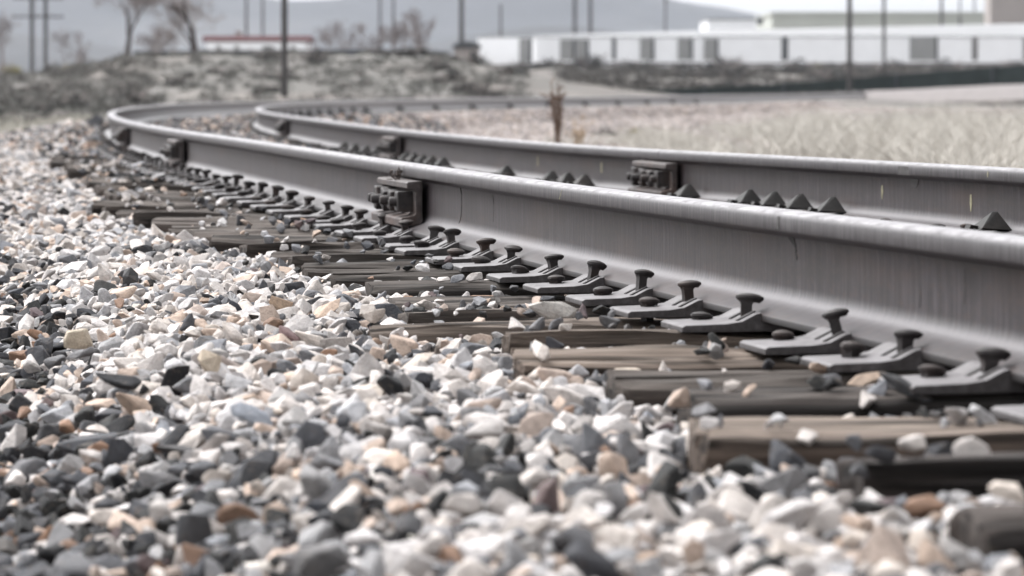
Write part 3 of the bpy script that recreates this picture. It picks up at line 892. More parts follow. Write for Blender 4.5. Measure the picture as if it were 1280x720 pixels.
n = len(xs); i = np.arange(len(ys) - 1)[:, None]; j = np.arange(n - 1)[None, :]
Q = np.stack([i*n+j, i*n+j+1, (i+1)*n+j+1, (i+1)*n+j], -1).reshape(-1, 4)
o = link(bpy.data.objects.new('ground', np_mesh('ground', np.stack([gx, gy, gz], -1).reshape(-1, 3), Q, M['ground'], smooth=True))); tag(o, kind='structure')
def gz_at(x, y): return float(ground_z(np.array([float(x)]), np.array([float(y)]))[0]) + mnoise.fractal(Vector((x * .12, y * .06, 1.7)), 1, 2, 4) * float(np.interp(y, [0, 70, 90, 400, 1500], [.04, .06, .22, .35, .8]))

# ------------------------------------------------------------------- grasses
straw = m_leaf('dry_straw', (.50, .475, .445), .2)
def blades(pos, hgt, wid, lean, base_c, tip_c):
    n = len(pos); a = rng.uniform(0, 6.28, n); d = np.stack([np.cos(a), np.sin(a), np.zeros(n)], 1)
    la = rng.uniform(0, 6.28, n); ld = np.stack([np.cos(la), np.sin(la), np.zeros(n)], 1) * (lean * rng.random(n) * hgt)[:, None]
    h = hgt[:, None]; up = np.array([[0, 0, 1.]])
    p0 = pos; p1 = pos + up * h * .55 + ld * .3; p2 = pos + up * h * .92 + ld
    w = wid[:, None] * d
    V = np.stack([p0 - w, p0 + w, p1 - w * .8, p1 + w * .8, p2], 1).reshape(-1, 3)
    b = (np.arange(n) * 5)[:, None]
    T = np.concatenate([b + np.array([[0, 1, 3]]), b + np.array([[0, 3, 2]]), b + np.array([[2, 3, 4]])])
    k = rng.normal(1, .16, (n, 1))
    C = np.stack([base_c * k, base_c * k, tip_c * k, tip_c * k, tip_c * k], 1).reshape(-1, 3)
    return V, T, np.clip(C, .02, 1.3)
def field(n, y0, y1, fx0, fx1, h0, h1, tuft):
    Y = y0 + (y1 - y0) * rng.random(n) ** 1.2; X = fx0(Y) + (fx1(Y) - fx0(Y)) * rng.random(n)
    m = np.array([mnoise.noise(Vector((x * .9, y * .35, 8))) for x, y in zip(X, Y)])
    ok = m > rng.uniform(-.35, .25, n)
    X, Y, m = X[ok], Y[ok], m[ok]
    h = rng.uniform(h0, h1, len(X)) * (.5 + 1.5 * np.clip(m + .2, 0, 1)) * tuft(X, Y)
    return np.stack([X, Y, np.full(len(X), -.56)], 1), h, m
near_in = lambda Y: np.interp(Y, PY - np.sin(HEAD) * 3.3, PX + np.cos(HEAD) * 3.3)
pos, h, m = field(190000, 13, 62, lambda Y: np.maximum(near_in(Y) + np.interp(Y, [13, 40, 62], [.2, 1.2, 4.0]), .001 * Y), lambda Y: .19 * Y + 1.5, .16, .44, lambda X, Y: np.interp(X / Y, [.0, .03, .06, .09, .15], [.3, .5, .75, .95, 1.15]))
V, T, C = blades(pos, h, rng.uniform(.002, .0055, len(pos)), 1.3, np.array([.75, .72, .68]), np.array([1.06, 1.05, 1.02]))
C *= np.repeat(np.where(m < -.12, .68, 1.0)[:, None], 5, 0)
o = link(bpy.data.objects.new('dry_grass', np_mesh('dry_grass', V, T, straw, C))); tag(o, 'pale dry grass growing on the inside of the bend', 'grass', kind='stuff')
# rough grass at the left edge beyond the ballast and along the foot of the bank
Yv = rng.uniform(44, 92, 26000); Xv = -.155 * Yv + rng.random(26000) ** 1.0 * (.155 * Yv - 5.4)
sv, tv = track_t(Xv, Yv); ok = (tv < -2.3); Xv, Yv = Xv[ok], Yv[ok]
V, T, C = blades(np.stack([Xv, Yv, np.array([gz_at(x, y) for x, y in zip(Xv, Yv)])], 1), rng.uniform(.08, .3, len(Xv)), rng.uniform(.006, .012, len(Xv)), .6, np.array([.55, .54, .5]), np.array([.9, .9, .85]))
o = link(bpy.data.objects.new('dry_grass', np_mesh('dry_grass', V, T, straw, C))); tag(o, 'rough grey grass beyond the ballast at the left', 'grass', kind='stuff')

# --------------------------------------------------------------- shrubs, trees
sage = m_leaf('sage_leaves', (.05, .05, .048), .6)
olive = m_leaf('olive_leaves', (.20, .18, .075), .3)
evergreen = m_leaf('dark_green_leaves', (.045, .055, .045), .3)
twigm = simple('grey_twigs', (.23, .20, .19), .9, .3, 8)
barkm = simple('dark_bark', (.06, .05, .048), .9, .35, 12)
pinktwig = simple('reddish_twigs', (.17, .147, .143), .9, .3, 8)

def leaf_cloud(n, a, b, c, leaf, seed, dome=True, clumps=9):
    r = np.random.default_rng(seed)
    cc = r.normal(size=(clumps, 3)); cc /= np.linalg.norm(cc, axis=1)[:, None]; cc *= r.uniform(.25, .78, (clumps, 1))
    if dome: cc[:, 2] = np.abs(cc[:, 2])
    k = r.integers(0, clumps, n)
    d = r.normal(size=(n, 3)); d /= np.linalg.norm(d, axis=1)[:, None]
    p = cc[k] + d * (r.random((n, 1)) ** .45) * r.uniform(.26, .46, clumps)[k][:, None]
    if dome: p[:, 2] = np.abs(p[:, 2])
    p *= np.array([a, b, c])
    u = r.normal(size=(n, 3)); u /= np.linalg.norm(u, axis=1)[:, None]; w = np.cross(u, r.normal(size=(n, 3))); w /= np.linalg.norm(w, axis=1)[:, None]
    s = leaf * r.uniform(.5, 1.3, (n, 1))
    V = np.stack([p - u * s, p + w * s * .45, p + u * s, p - w * s * .45], 1).reshape(-1, 3)
    Q = np.arange(4 * n).reshape(n, 4)
    C = np.repeat(np.clip(r.normal(1, .22, (n, 1)) * r.uniform(.8, 1.2, clumps)[k][:, None], .3, 1.8) * np.ones((1, 3)), 4, 0)
    return V, Q, C
def shrub_proto(seed, a, c, leaf, mat, n=700):
    V, Q, C = leaf_cloud(n, a, a, c, leaf, seed)
    f = np_mesh('foliage', V, Q, mat, C)
    mb = MB(); r = random.Random(seed)
    for k in range(26):
        t = r.uniform(0, 6.28); q = r.uniform(.2, .95)
        e = (math.cos(t) * a * q, math.sin(t) * a * q, c * r.uniform(.4, 1.05)); m_ = (e[0] * .4, e[1] * .4, e[2] * .5)
        mb.tube([(0, 0, -.1), m_, e], [.02 * a + .006, .012 * a + .004, .004], 4)
    return f, mb.mesh('stems', twigm)
SH = [shrub_proto(k, 1, .85, .075, sage) for k in range(5)]
SHE = [shrub_proto(20 + k, 1, .95, .07, evergreen, 900) for k in range(2)]
SHO = [shrub_proto(30 + k, 1, .95, .07, olive, 800) for k in range(2)]
def shrub(x, y, r, hk, label, protos=SH, group='grey shrubs scattered on the dry land', name='shrub', z=None, cat='shrub'):
    f, st = protos[random.randrange(len(protos))]
    root = empty(name, (x, y, gz_at(x, y) - .04 if z is None else z)); root.rotation_euler.z = random.uniform(0, 6.28)
    root.scale = (r, r * random.uniform(.85, 1.15), r * hk)
    link(bpy.data.objects.new('foliage', f), root); link(bpy.data.objects.new('stems', st), root)
    return tag(root, label, cat, group)
def px(x, d): return (x - 640) * d / F
# single ones the photograph shows
for x, d, wpx, hk, lab, pr in (
        (398, 100, 34, .9, 'rounded grey shrub just right of the tall dark pole', SH), (435, 98, 22, .8, 'small grey shrub second to the right of the tall dark pole', SH),
        (492, 97, 34, .8, 'broad dark shrub right behind the middle of the distant track', SH), (580, 110, 40, .75, 'wide dark shrub in front of the small shed', SH),
        (545, 130, 22, .9, 'grey shrub on the bank left of the small shed', SH), (525, 128, 20, .8, 'low dark shrub on the bank between the poles', SH),
        (322, 105, 26, .8, 'grey shrub at the foot of the bank left of the tall pole', SH), (236, 118, 20, .8, 'dark tuft of shrub on the slope below the second bare tree', SH),
        (208, 112, 12, .9, 'small dark shrub on the pale slope between the bare trees', SH), (290, 96, 22, .8, 'low grey shrub behind the near bend of the rails', SH),
        (65, 175, 26, 1.0, 'dark green rounded bush behind the scrub at far left', SHE), (88, 190, 26, .9, 'yellowish bush beside the dark green one at far left', SHO),
        (12, 150, 36, 1.2, 'ochre brown bush at the left edge of the picture', SHO), (83, 100, 30, .8, 'grey shrub at the left below the sandy slope', SH),
        (28, 58, 20, .7, 'pale tufted shrub beyond the ballast at the left', SH), (50, 95, 34, .8, 'grey green shrub left of the rail bend', SH),
        (905, 300, 46, .95, 'dark shrub before the white building near its middle doors', SH), (914, 222, 38, .9, 'dark round shrub low in front of the tall one at the middle doors', SH),
        (1025, 330, 20, .9, 'yellow green shrub left of the dark pole at right', SHO), (735, 300, 44, .85, 'wide dark shrub under the double grey door', SH),
        (788, 292, 38, .85, 'grey shrub below the fifth grey door panel', SH), (1250, 300, 26, .8, 'dark shrub above the green fence at the right edge', SH),
        (1000, 290, 42, .8, 'dark shrub left of the yellow green one', SH), (850, 280, 36, .85, 'grey scrub before the building, left of its middle doors', SH)):
    shrub(px(x, d), d, wpx * d / F * .72, hk, lab, pr)
shrub(px(755, 52), 52, .27, .8, 'small dark weed shrub on the pink gravel inside the bend', SH, z=-.5)
shrub(px(793, 50), 50, .2, 1.25, 'small green weed right of the dark one inside the bend', SHO, z=-.5)
# the rest of the scrub
for k in range(150):
    d = 90 + 80 * random.random() ** 1.3; x = random.uniform(-160, 640)
    if x < 170 and d > 150: continue
    w = random.choice((12, 15, 18, 22, 28, 34))
    shrub(px(x, d), d, w * 100 / F * random.uniform(.7, 1.2), random.uniform(.55, .9), 'small blurred grey shrub among many on the left bank', group='small shrubs covering the left bank')
for k in range(90):
    d = random.uniform(255, 385); x = random.uniform(655, 1400)
    shrub(px(x, d), d, random.uniform(.7, 2.1), random.uniform(.5, .85), 'small blurred scrub bush between the track and the white building', group='scrub bushes before the white building')
for k in range(26):
    d = random.uniform(62, 84); x = random.uniform(-140, 112)
    shrub(px(x, d), d, random.uniform(.28, .6), random.uniform(.6, .9), 'low grey scrub bush beyond the ballast at the left edge', group='low scrub beyond the ballast')

def cover(name, label, n, fn, leaf, hts, col):
    """low scrub that reads as one mass: leaf sprays in many small mounds"""
    r = np.random.default_rng(n)
    cx, cy = fn(r, n // 55); k = r.integers(0, len(cx), n)
    rad = r.uniform(*hts, len(cx)); cz = np.array([gz_at(a, b) for a, b in zip(cx, cy)])
    d = r.normal(size=(n, 3)); d /= np.linalg.norm(d, axis=1)[:, None]; d *= r.random((n, 1)) ** .4; d[:, 2] = np.abs(d[:, 2]) * .75
    p = np.stack([cx[k], cy[k], cz[k] - .03], 1) + d * rad[k][:, None] * np.array([1, 1, .9])
    u = r.normal(size=(n, 3)); u /= np.linalg.norm(u, axis=1)[:, None]; w = np.cross(u, r.normal(size=(n, 3))); w /= np.linalg.norm(w, axis=1)[:, None]
    s = leaf * r.uniform(.5, 1.4, (n, 1))
    V = np.stack([p - u * s, p + w * s * .5, p + u * s, p - w * s * .5], 1).reshape(-1, 3)
    C = np.repeat(r.normal(1, .2, (n, 1)) * r.uniform(.7, 1.5, len(cx))[k][:, None] * np.array([col]) * 1.5, 4, 0)
    o = link(bpy.data.objects.new(name, np_mesh(name, V, np.arange(4 * n).reshape(n, 4), sage, np.clip(C, .2, 4)))); tag(o, label, 'scrub', kind='stuff')
def f1(r, m):
    d = 84 + 75 * r.random(m) ** 2.3; x = r.uniform(-200, 660, m); return (x - 640) * d / F, d
cover('scrub', 'grey sage scrub covering the lower left bank', 74000, f1, .055, (.15, .5), (1.45, 1.42, 1.38))
def f2(r, m):
    d = 58 + 42 * r.random(m); x = -220 + 360 * r.random(m) ** 1.1; x = np.where(d < 70, x * .75 - 60, x); return (x - 640) * d / F, d
cover('scrub', 'dark grey scrub beyond the ballast at far left', 52000, f2, .05, (.15, .42), (1.0, 1.0, .95))
def f4(r, m):
    d = r.uniform(92, 150, m); x = -260 + 450 * r.random(m) ** 1.15; return (x - 640) * d / F, d
cover('scrub', 'dark grey brush on the falling end of the bank at far left', 40000, f4, .06, (.2, .6), (1.05, 1.0, .98))
def f3(r, m):
    d = r.uniform(190, 380, m); x = r.uniform(700, 1420, m); return (x - 640) * d / F, d
cover('scrub', 'grey brown scrub on the rise before the white building', 60000, f3, .12, (.4, 1.25), (1.0, .92, .88))

def tree(x, y, H, r0, seed, label, group, bark=None, twig=None, minr=.008, wide=.75, levels=5, name='bare_tree', z=None):
    r = random.Random(seed); tr, cr = MB(), MB()
    def grow(p, d, L, rad, lev):
        pts = [p]; rads = [rad]; n = 4 if lev < 3 else 3
        for k in range(n):
            q_ = .05 if lev == 0 else .13
            d = (d + Vector((r.gauss(0, q_), r.gauss(0, q_), .06 + r.gauss(0, .06)))).normalized()
            p = p + d * L / n; pts.append(p); rads.append(max(minr, rad * (1 - .45 * (k + 1) / n)))
        (tr if lev < 3 else cr).tube(pts, rads, 7 if lev < 2 else (5 if lev < 3 else 3), cap=False)
        if lev >= levels: return
        nb = (r.randint(2, 3) if lev > 3 else r.randint(3, 4)) if lev else 4
        for b in range(nb):
            q = pts[-1] if b < 2 else pts[r.randint(1, n)]
            a = r.uniform(0, 6.28); sp = r.uniform(.35, .95) * wide
            side = d.orthogonal().normalized(); side = Matrix.Rotation(a, 3, d) @ side
            grow(q, (d + side * sp).normalized(), L * r.uniform(.58, .8), rads[-1] * r.uniform(.48, .72), lev + 1)
    grow(Vector((0, 0, -.2)), Vector((0, 0, 1)), H * .3, r0, 0)
    root = empty(name, (x, y, gz_at(x, y) - .05 if z is None else z))
    tr.build('trunk', bark or barkm, root, angle=60); cr.build('crown', twig or twigm, root)
    return tag(root, label, 'tree', group)
tree(px(159, 150), 150, 5.0, .15, 3, 'left one of the two bare trees standing on the bank', 'bare trees on the bank', levels=7, minr=.009, wide=1.0)
tree(px(245, 152), 152, 5.4, .20, 5, 'right, thicker one of the two bare trees standing on the bank', 'bare trees on the bank', wide=1.3, levels=7, minr=.009)
def far_tree(x, d, H, seed, lab, wide=1.1):
    tree(px(x, d), d, H, .2, seed, lab, 'blurred reddish trees behind the bank', pinktwig, pinktwig, .022, wide, 5)
far_tree(424, 300, 6.0, 11, 'reddish bare tree right behind the dark fence by the pole')
far_tree(470, 300, 5.6, 12, 'narrow reddish bare tree between two thin poles')
far_tree(497, 305, 5.2, 13, 'small reddish bare tree right of the thin poles')
far_tree(522, 300, 6.2, 14, 'broad reddish bare tree left of the pole by the shed')
far_tree(200, 260, 4.6, 15, 'faint bare tree standing between the two main bare trees')
far_tree(100, 330, 5.4, 17, 'faint bare tree behind the scrub at the far left')
far_tree(2, 300, 6, 18, 'bare tree at the left edge of the picture')
shrub(px(406, 240), 240, 1.0, 1.2, 'dark green bush behind the fence right of the tall pole', SHE)
for k, x in enumerate((352, 340, 318)): 
    shrub(px(x, 215), 215, .5, .9, ('dark green bush before the white house beside the pole', 'second dark bush before the white house', 'dark bush before the middle of the white house')[k], SHE)

# dry stalks
def stalk(x, d, H, n, label, mat, spread=.12, z=-.56, name='dry_weed'):
    r = random.Random(int(x)); mb = MB()
    root = empty(name, (px(x, d), d, z))
    for k in range(n):
        a = r.uniform(0, 6.28); q = spread * r.uniform(.2, 1); h = H * r.uniform(.65, 1)
        p = [Vector((math.cos(a) * q * .5, math.sin(a) * q * .5, 0)), Vector((math.cos(a + .6) * q * .55, math.sin(a + .6) * q * .55, h * .45)), Vector((math.cos(a) * q * .9, math.sin(a) * q * .9, h * .8)), Vector((math.cos(a) * q * 1.5, math.sin(a) * q * 1.5, h))]
        mb.tube(p, [.008, .007, .0055, .004], 4)
        for b in range(7):
            s_ = p[1].lerp(p[3], r.uniform(.15, 1)); e = s_ + Vector((r.gauss(0, .04), r.gauss(0, .04), r.uniform(.02, .08)))
            mb.tube([s_, e], [.004, .006], 4)
    mb.build('stems', mat, root)
    return tag(root, label, 'weed', 'dry weeds inside the bend')
brown = simple('brown_stalk', (.13, .085, .065), .9, .3, 20)
tan_st = simple('tan_stalk', (.33, .25, .18), .9, .3, 20)
stalk(699, 33, .86, 12, 'tall dark brown dry weed behind the far rail', brown, .075)
stalk(722, 35, .5, 6, 'thin pale weed stalks right of the tall brown weed', tan_st, .16)
stalk(905, 24, .30, 22, 'brownish dry weed tuft behind the far rail at the centre right', tan_st, .22)
stalk(1180, 20, .25, 14, 'brownish dry weed in the pale grass at right', tan_st, .25)
# dead sprig caught on top of the joint bar
r = random.Random(4); mb = MB(); f_ = frame(jn[0] - .01, -.055, railz(jn[0], 0) - .052)
root = empty('dead_sprig', M=f_)
for k in range(9):
    p = Vector((0, r.gauss(0, .02), .0)); pts = [p]
    d = Vector((-.1 + r.gauss(0, .4), r.gauss(-.1, 1), abs(r.gauss(.35, .35)))).normalized()
    for q in range(3):
        d = (d + Vector((r.gauss(0, .5), r.gauss(0, .5), r.gauss(0, .4)))).normalized(); p = p + d * .016; p.z = max(p.z, .002); pts.append(p)
    mb.tube(pts, [.0022, .0018, .0022, .0012], 4)
for k in range(8):
    mb.box((r.gauss(0, .008), r.gauss(.006, .008), .014 + abs(r.gauss(0, .008))), (.008, .009, .007), Matrix.Rotation(r.random() * 3, 3, 'X'))
mb.build('stems', simple('dead_stem', (.055, .042, .038)), root); tag(root, 'tangled dead sprig caught on top of the large joint bar', 'weed')

# --------------------------------------------------------------------- poles
polem = simple('weathered_pole_wood', (.05, .046, .046), .9, .3, 2)
def pole(x, d, w, H, label, arms=(), z=None, blob=None, name='utility_pole'):
    root = empty(name, (px(x, d), d, (gz_at(px(x, d), d) - .3) if z is None else z))
    mb = MB(); mb.tube([(0, 0, 0), (0, 0, H * .5), (0, 0, H)], [w / 2, w * .46, w * .38], 10); mb.build('pole', polem, root, angle=50)
    for (h, L) in arms:
        mb = MB(); mb.box((0, -w * .55, h), (L, .12, .16)); 
        arm = mb.build('crossarm', polem, root)
        for q in (-.46, -.25, .25, .46):
            mb = MB(); mb.tube([(q * L, -w * .55, h + .08), (q * L, -w * .55, h + .16), (q * L, -w * .55, h + .26)], [.05, .07, .04], 8); mb.build('insulator', polem, arm)
    if blob:
        mb = MB(); mb.tube([(0, -.35, blob), (0, -.35, blob + .8)], [.26, .26], 10); mb.build('transformer', polem, root)
    return tag(root, label, 'utility pole', 'utility poles')
def zt(y, d): return EYE + (YH - y) * d / F
pole(355.5, 104, .20, 8.5, 'tall dark pole standing closest, in front of the white house')
pole(1062, 175, .27, 10, 'dark pole rising behind the green fence at right')
for x, lab in ((40, 'left pole of the pair with crossarms at the far left'), (57, 'right pole of the pair with crossarms at the far left')):
    d = 340 if x == 40 else 352; b = gz_at(px(x, d), d) - .3
    pole(x, d, .42, 14, lab, ((zt(21, d) - b, 3.6), (zt(-2, d) - b, 3.6)))
for x, d, w, H, lab in ((308, 520, .42, 16, 'faint thin pole left above the house with the red roof'), (328.5, 540, .42, 16, 'faint thin pole right above the house with the red roof'),
                        (475, 560, .44, 17, 'faint pole on the left of the pair above the reddish trees'), (492, 575, .44, 17, 'faint pole on the right of the pair above the reddish trees'),
                        (577, 330, .46, 15, 'dark pole beside the small shed'), (626, 620, .5, 13.5, 'short faint pole above the left end of the white building'),
                        (718.5, 520, .6, 20, 'left pole of the pair rising behind the white building'), (738, 525, .6, 20, 'right pole of the pair rising behind the white building'),
                        (1105, 350, .36, 15, 'thin pole before the white building left of the big door'), (1177, 520, .5, 20, 'pole rising above the roof left of the beige block'),
                        (1200, 640, .4, 20, 'very faint pole in the sky right of the roof pole'), (1218, 650, .4, 20, 'very faint pole in the sky beside the beige block')):
    pole(x, d, w, H, lab)
b = gz_at(px(832, 600), 600) - .3
pole(832, 600, .4, zt(-4, 600) - b, 'faint pole with a transformer above the building roof', blob=zt(4, 600) - b)

# ----------------------------------------------------------------- buildings
white = simple('white_cladding', (.74, .745, .765), .6, .04, .6)
roofw = simple('white_roof_sheet', (.24, .242, .248), .9, .05, .4, spec=.08)
greyd = simple('grey_door', (.22, .22, .217), .6, .08, 1)
darkm = simple('dark_void', (.05, .052, .055), .8, .2, 1)
oliver = simple('pale_olive_roof', (.36, .37, .335), .7, .06, .3)
beige = simple('beige_wall', (.27, .243, .23), .8, .06, .5)
tanw = simple('tan_wall', (.30, .27, .255), .8, .08, 2)
redroof = simple('red_brown_roof', (.075, .036, .038), .95, .2, 3, spec=.05)
greenf = simple('green_mesh', (.012, .019, .018), .8, .3, 1.5)
darkf = simple('dark_fence_board', (.055, .058, .066), .85, .25, 1.5)
concrete = simple('dark_foundation', (.14, .13, .13), .9, .2, 1)
pinkdirt = simple('pale_gravel_road', (.145, .13, .127), .9, .15, 2)

whiter = simple('fresh_white_cladding', (.80, .805, .82), .6, .03, .6)
def shed_row(x0, x1, d, ytop, yridge0, yridge1, ybase, depth, label, doors, wall=white, roof=roofw, name='storage_building'):
    X0, X1 = px(x0, d), px(x1, d); zb_ = zt(ybase, d); ze = zt(ytop, d); zr = zt(yridge0, d)
    root = empty(name, ((X0 + X1) / 2, d, zb_)); W = X1 - X0; h = ze - zb_; hr = zr - zb_; hr1 = zt(yridge1, d) - zb_
    mb = MB(); mb.box((0, depth / 2, h / 2 - .8), (W, depth, h + 1.6)); mb.build('wall', wall, root)
    mb = MB(); q = [(-.07, h + .005), (-.07, h + .12), (depth / 2, hr), (depth + .35, h + .18), (depth + .35, h + .01)]; q1 = [(a, hr1 if b == hr else b) for a, b in q]
    mb.add([(-W / 2, a, b) for a, b in q] + [(W / 2, a, b) for a, b in q1], [(i, (i+1) % 5, 5+(i+1) % 5, 5+i) for i in range(5)] + [(4, 3, 2, 1, 0), (5, 6, 7, 8, 9)]); mb.build('roof', roof, root)
    mb = MB(); mb.box((0, -.04, .15), (W * .995, .06, .3)); mb.build('foundation', concrete, root)
    for (a, b_, yt, m_) in doors:
        w = (b_ - a) * d / F; hh_ = zt(yt, d) - zb_
        mb = MB(); mb.box((px((a + b_) / 2, d) - (X0 + X1) / 2, -.03, hh_ / 2 + .3), (w, .10, hh_ - .6)); dr = mb.build('door', m_, root)
        if w > .8:
            mb = MB(); mb.box((px(b_ - 1.5, d) - (X0 + X1) / 2, -.10, hh_ / 2 + .3), (.3, .06, hh_ - .6)); mb.build('door_jamb', darkm, dr)
    return tag(root, label, 'building')
shed_row(597, 667, 430, 47, 45, 44.5, 84, 12, 'white storage block at the left end with one grey door', [(649, 665, 48, greyd)], wall=whiter)
shed_row(668.5, 878, 402, 47, 42, 36, 81.5, 26, 'long white storage building with several grey doors behind the scrub', [(700, 719, 49, greyd), (720, 736, 49, greyd), (765, 770, 48, darkm), (800, 818, 48, greyd), (847, 866, 48, greyd)])
shed_row(878.5, 1500, 402, 46.5, 36, 22.5, 82, 26, 'long white warehouse with broad pale roof at the right', [(880, 898, 48, greyd), (977, 985, 47, darkm), (1137, 1172, 46, greyd), (1215, 1222, 47, concrete), (1279, 1290, 46, concrete)])
# roof objects
mb = MB(); dd = 418; mb.tube([(0, 0, 0), (0, 0, .5), (0, 0, .6)], [.35, .35, .5], 10); mb.tube([(0, 0, .6), (0, 0, 1.0)], [.5, .12], 10)
root = empty('roof_vent', (px(950, 413), 413, zt(31, 413))); mb.build('cowl', darkm, root, angle=40); tag(root, 'small dark vent on the roof of the white warehouse', 'vent')
# large flat building behind
def plain_block(x0, x1, d, y0, y1, depth, label, wall, roof, name, bandh=.5):
    X0, X1 = px(x0, d), px(x1, d); zb_ = zt(y1, d); h = zt(y0, d) - zb_
    root = empty(name, ((X0 + X1) / 2, d, zb_))
    mb = MB(); mb.box((0, depth / 2, h / 2 - 2), (X1 - X0, depth, h + 4)); mb.build('wall', wall, root)
    mb = MB(); mb.box((0, depth / 2, h + bandh / 2), (X1 - X0 + .5, depth + .5, bandh)); mb.build('roof', roof, root)
    return tag(root, label, 'building')
plain_block(965, 1300, 640, 19, 60, 40, 'low pale olive building showing just above the warehouse roof', oliver, oliver, 'flat_building', .6)
plain_block(885, 1000, 700, 25, 60, 30, 'small white building peeping over the roof at the vent', white, roofw, 'flat_building', .4)
plain_block(1238, 1420, 480, -18, 60, 6, 'tall beige block behind the warehouse at the top right corner', beige, tanw, 'beige_block', .5)
# house with red roof
d = 330; X0, X1 = px(258, d), px(384, d); zb_ = zt(69, d)
root = empty('white_house', ((X0 + X1) / 2, d, zb_)); W = X1 - X0; h = zt(52, d) - zb_; hr = zt(44.5, d) - zb_
mb = MB(); mb.box((0, 4, h / 2 - 1), (W, 8, h + 2)); mb.build('wall', whiter, root)
mb = MB(); mb.prism([(-.12, h), (-.12, h + .1), (1.1, hr), (8.1, h + .1), (8.1, h)], -W / 2 - .4, W / 2 + .4); rf = mb.build('roof', redroof, root)
mb = MB(); mb.box((-2, 4, hr), (.6, .6, 1.0)); mb.build('chimney', beige, rf)
for q in (-.38, -.2, .08, .36):
    mb = MB(); mb.box((q * W, -.03, h * .55), (.45, .08, .4)); mb.build('window', greyd, root)
tag(root, 'white house with dark red roof behind the bare trees', 'house')
# small shed by the pole
d = 300; X0, X1 = px(568, d), px(599, d); zb_ = zt(86, d); root = empty('small_shed', ((X0 + X1) / 2, d, zb_)); W = X1 - X0; h = zt(60, d) - zb_
mb = MB(); mb.box((0, 1.5, h / 2 - .5), (W, 3, h + 1)); mb.build('wall', tanw, root)
mb = MB(); n = 8; poly = [(-W / 2 - .2, h)] + [(-(W / 2 + .2) * math.cos(math.pi * k / n), h + .05 + .5 * math.sin(math.pi * k / n)) for k in range(n + 1)] + [(W / 2 + .2, h)]
vs = [(p[0], -.3, p[1]) for p in poly] + [(p[0], 3.3, p[1]) for p in poly]; n = len(poly)
mb.add(vs, [(i, (i+1) % n, n+(i+1) % n, n+i) for i in range(n)] + [tuple(range(n))[::-1], tuple(range(n, 2*n))]); mb.build('roof', darkm, root)
mb = MB(); mb.box((W * .25, -.03, h * .45), (.42, .08, h * .8)); mb.build('door', darkm, root)
tag(root, 'small tan shed with dark rounded roof left of the white storage block', 'shed')

# ------------------------------------------------------------------- fences
def fence(name, pts, hs_, mat, label, every=2.5):
    root = empty(name, pts[0]); o0 = Vector(pts[0])
    P = [Vector(p) for p in pts]; panel = MB(); 
    tot = sum((P[i+1] - P[i]).length for i in range(len(P) - 1)); acc = 0
    for i in range(len(P) - 1):
        a, b = P[i], P[i+1]; L = (b - a).length
        ha, hb = hs_[i], hs_[i + 1]
        nrm = Vector((-(b - a).y, (b - a).x, 0)).normalized() * .03
        q = [a - nrm, b - nrm, b - nrm + Vector((0, 0, hb)), a - nrm + Vector((0, 0, ha)), a + nrm, b + nrm, b + nrm + Vector((0, 0, hb)), a + nrm + Vector((0, 0, ha))]
        panel.add([v - o0 for v in q], [(0,1,2,3),(5,4,7,6),(3,2,6,7),(0,4,5,1),(0,3,7,4),(1,5,6,2)])
        k = max(1, int(L / every))
        for m_ in range(k):
            p = a.lerp(b, m_ / k); hh_ = ha + (hb - ha) * m_ / k
            mb = MB(); mb.box(p - o0 + Vector((0, -.09, hh_ / 2)), (.09, .09, hh_ + .16)); mb.build('post', darkf, root)
        acc += L
    panel.build('panel', mat, root)
    return tag(root, label, 'fence')
fence('mesh_fence', [(px(1330, 176), 176, zt(102, 176)), (px(1240, 178), 178, zt(106, 178)), (px(1120, 180), 180, zt(112, 180)), (px(980, 180), 180, zt(116, 180)), (px(780, 178), 178, zt(121, 178)), (px(540, 170), 170, zt(124, 170))],
      (.96, .88, .74, .46, .30, .14), greenf, 'dark green mesh fence running behind the distant track at right', 4)
fence('board_fence', [(px(170, 205), 205, zt(77, 205)), (px(260, 205), 205, zt(76, 205)), (px(400, 205), 205, zt(75.5, 205)), (px(478, 205), 205, zt(75, 205)), (px(560, 220), 220, zt(74.5, 220))],
      (.60, .62, .62, .60, .5), darkf, 'dark low fence along the top of the bank before the white house', 3)
# gravel road climbing at the right beyond the track
V_ = []; 
for x, y0, y1 in ((1080, 117, 114), (1160, 114, 110.5), (1240, 111.5, 106.5), (1340, 108, 102.5)):
    for (y, dd) in ((y0 + 14, 147), (y0, 152), (y1, 174), (y1 + 4, 180)): V_.append((px(x, dd), dd, zt(y, dd)))
mb = MB(); mb.add(V_, [(4*i+j, 4*i+4+j, 4*i+5+j, 4*i+1+j) for i in range(3) for j in range(3)])
o = mb.build('road', pinkdirt, smooth=True); tag(o, kind='structure')

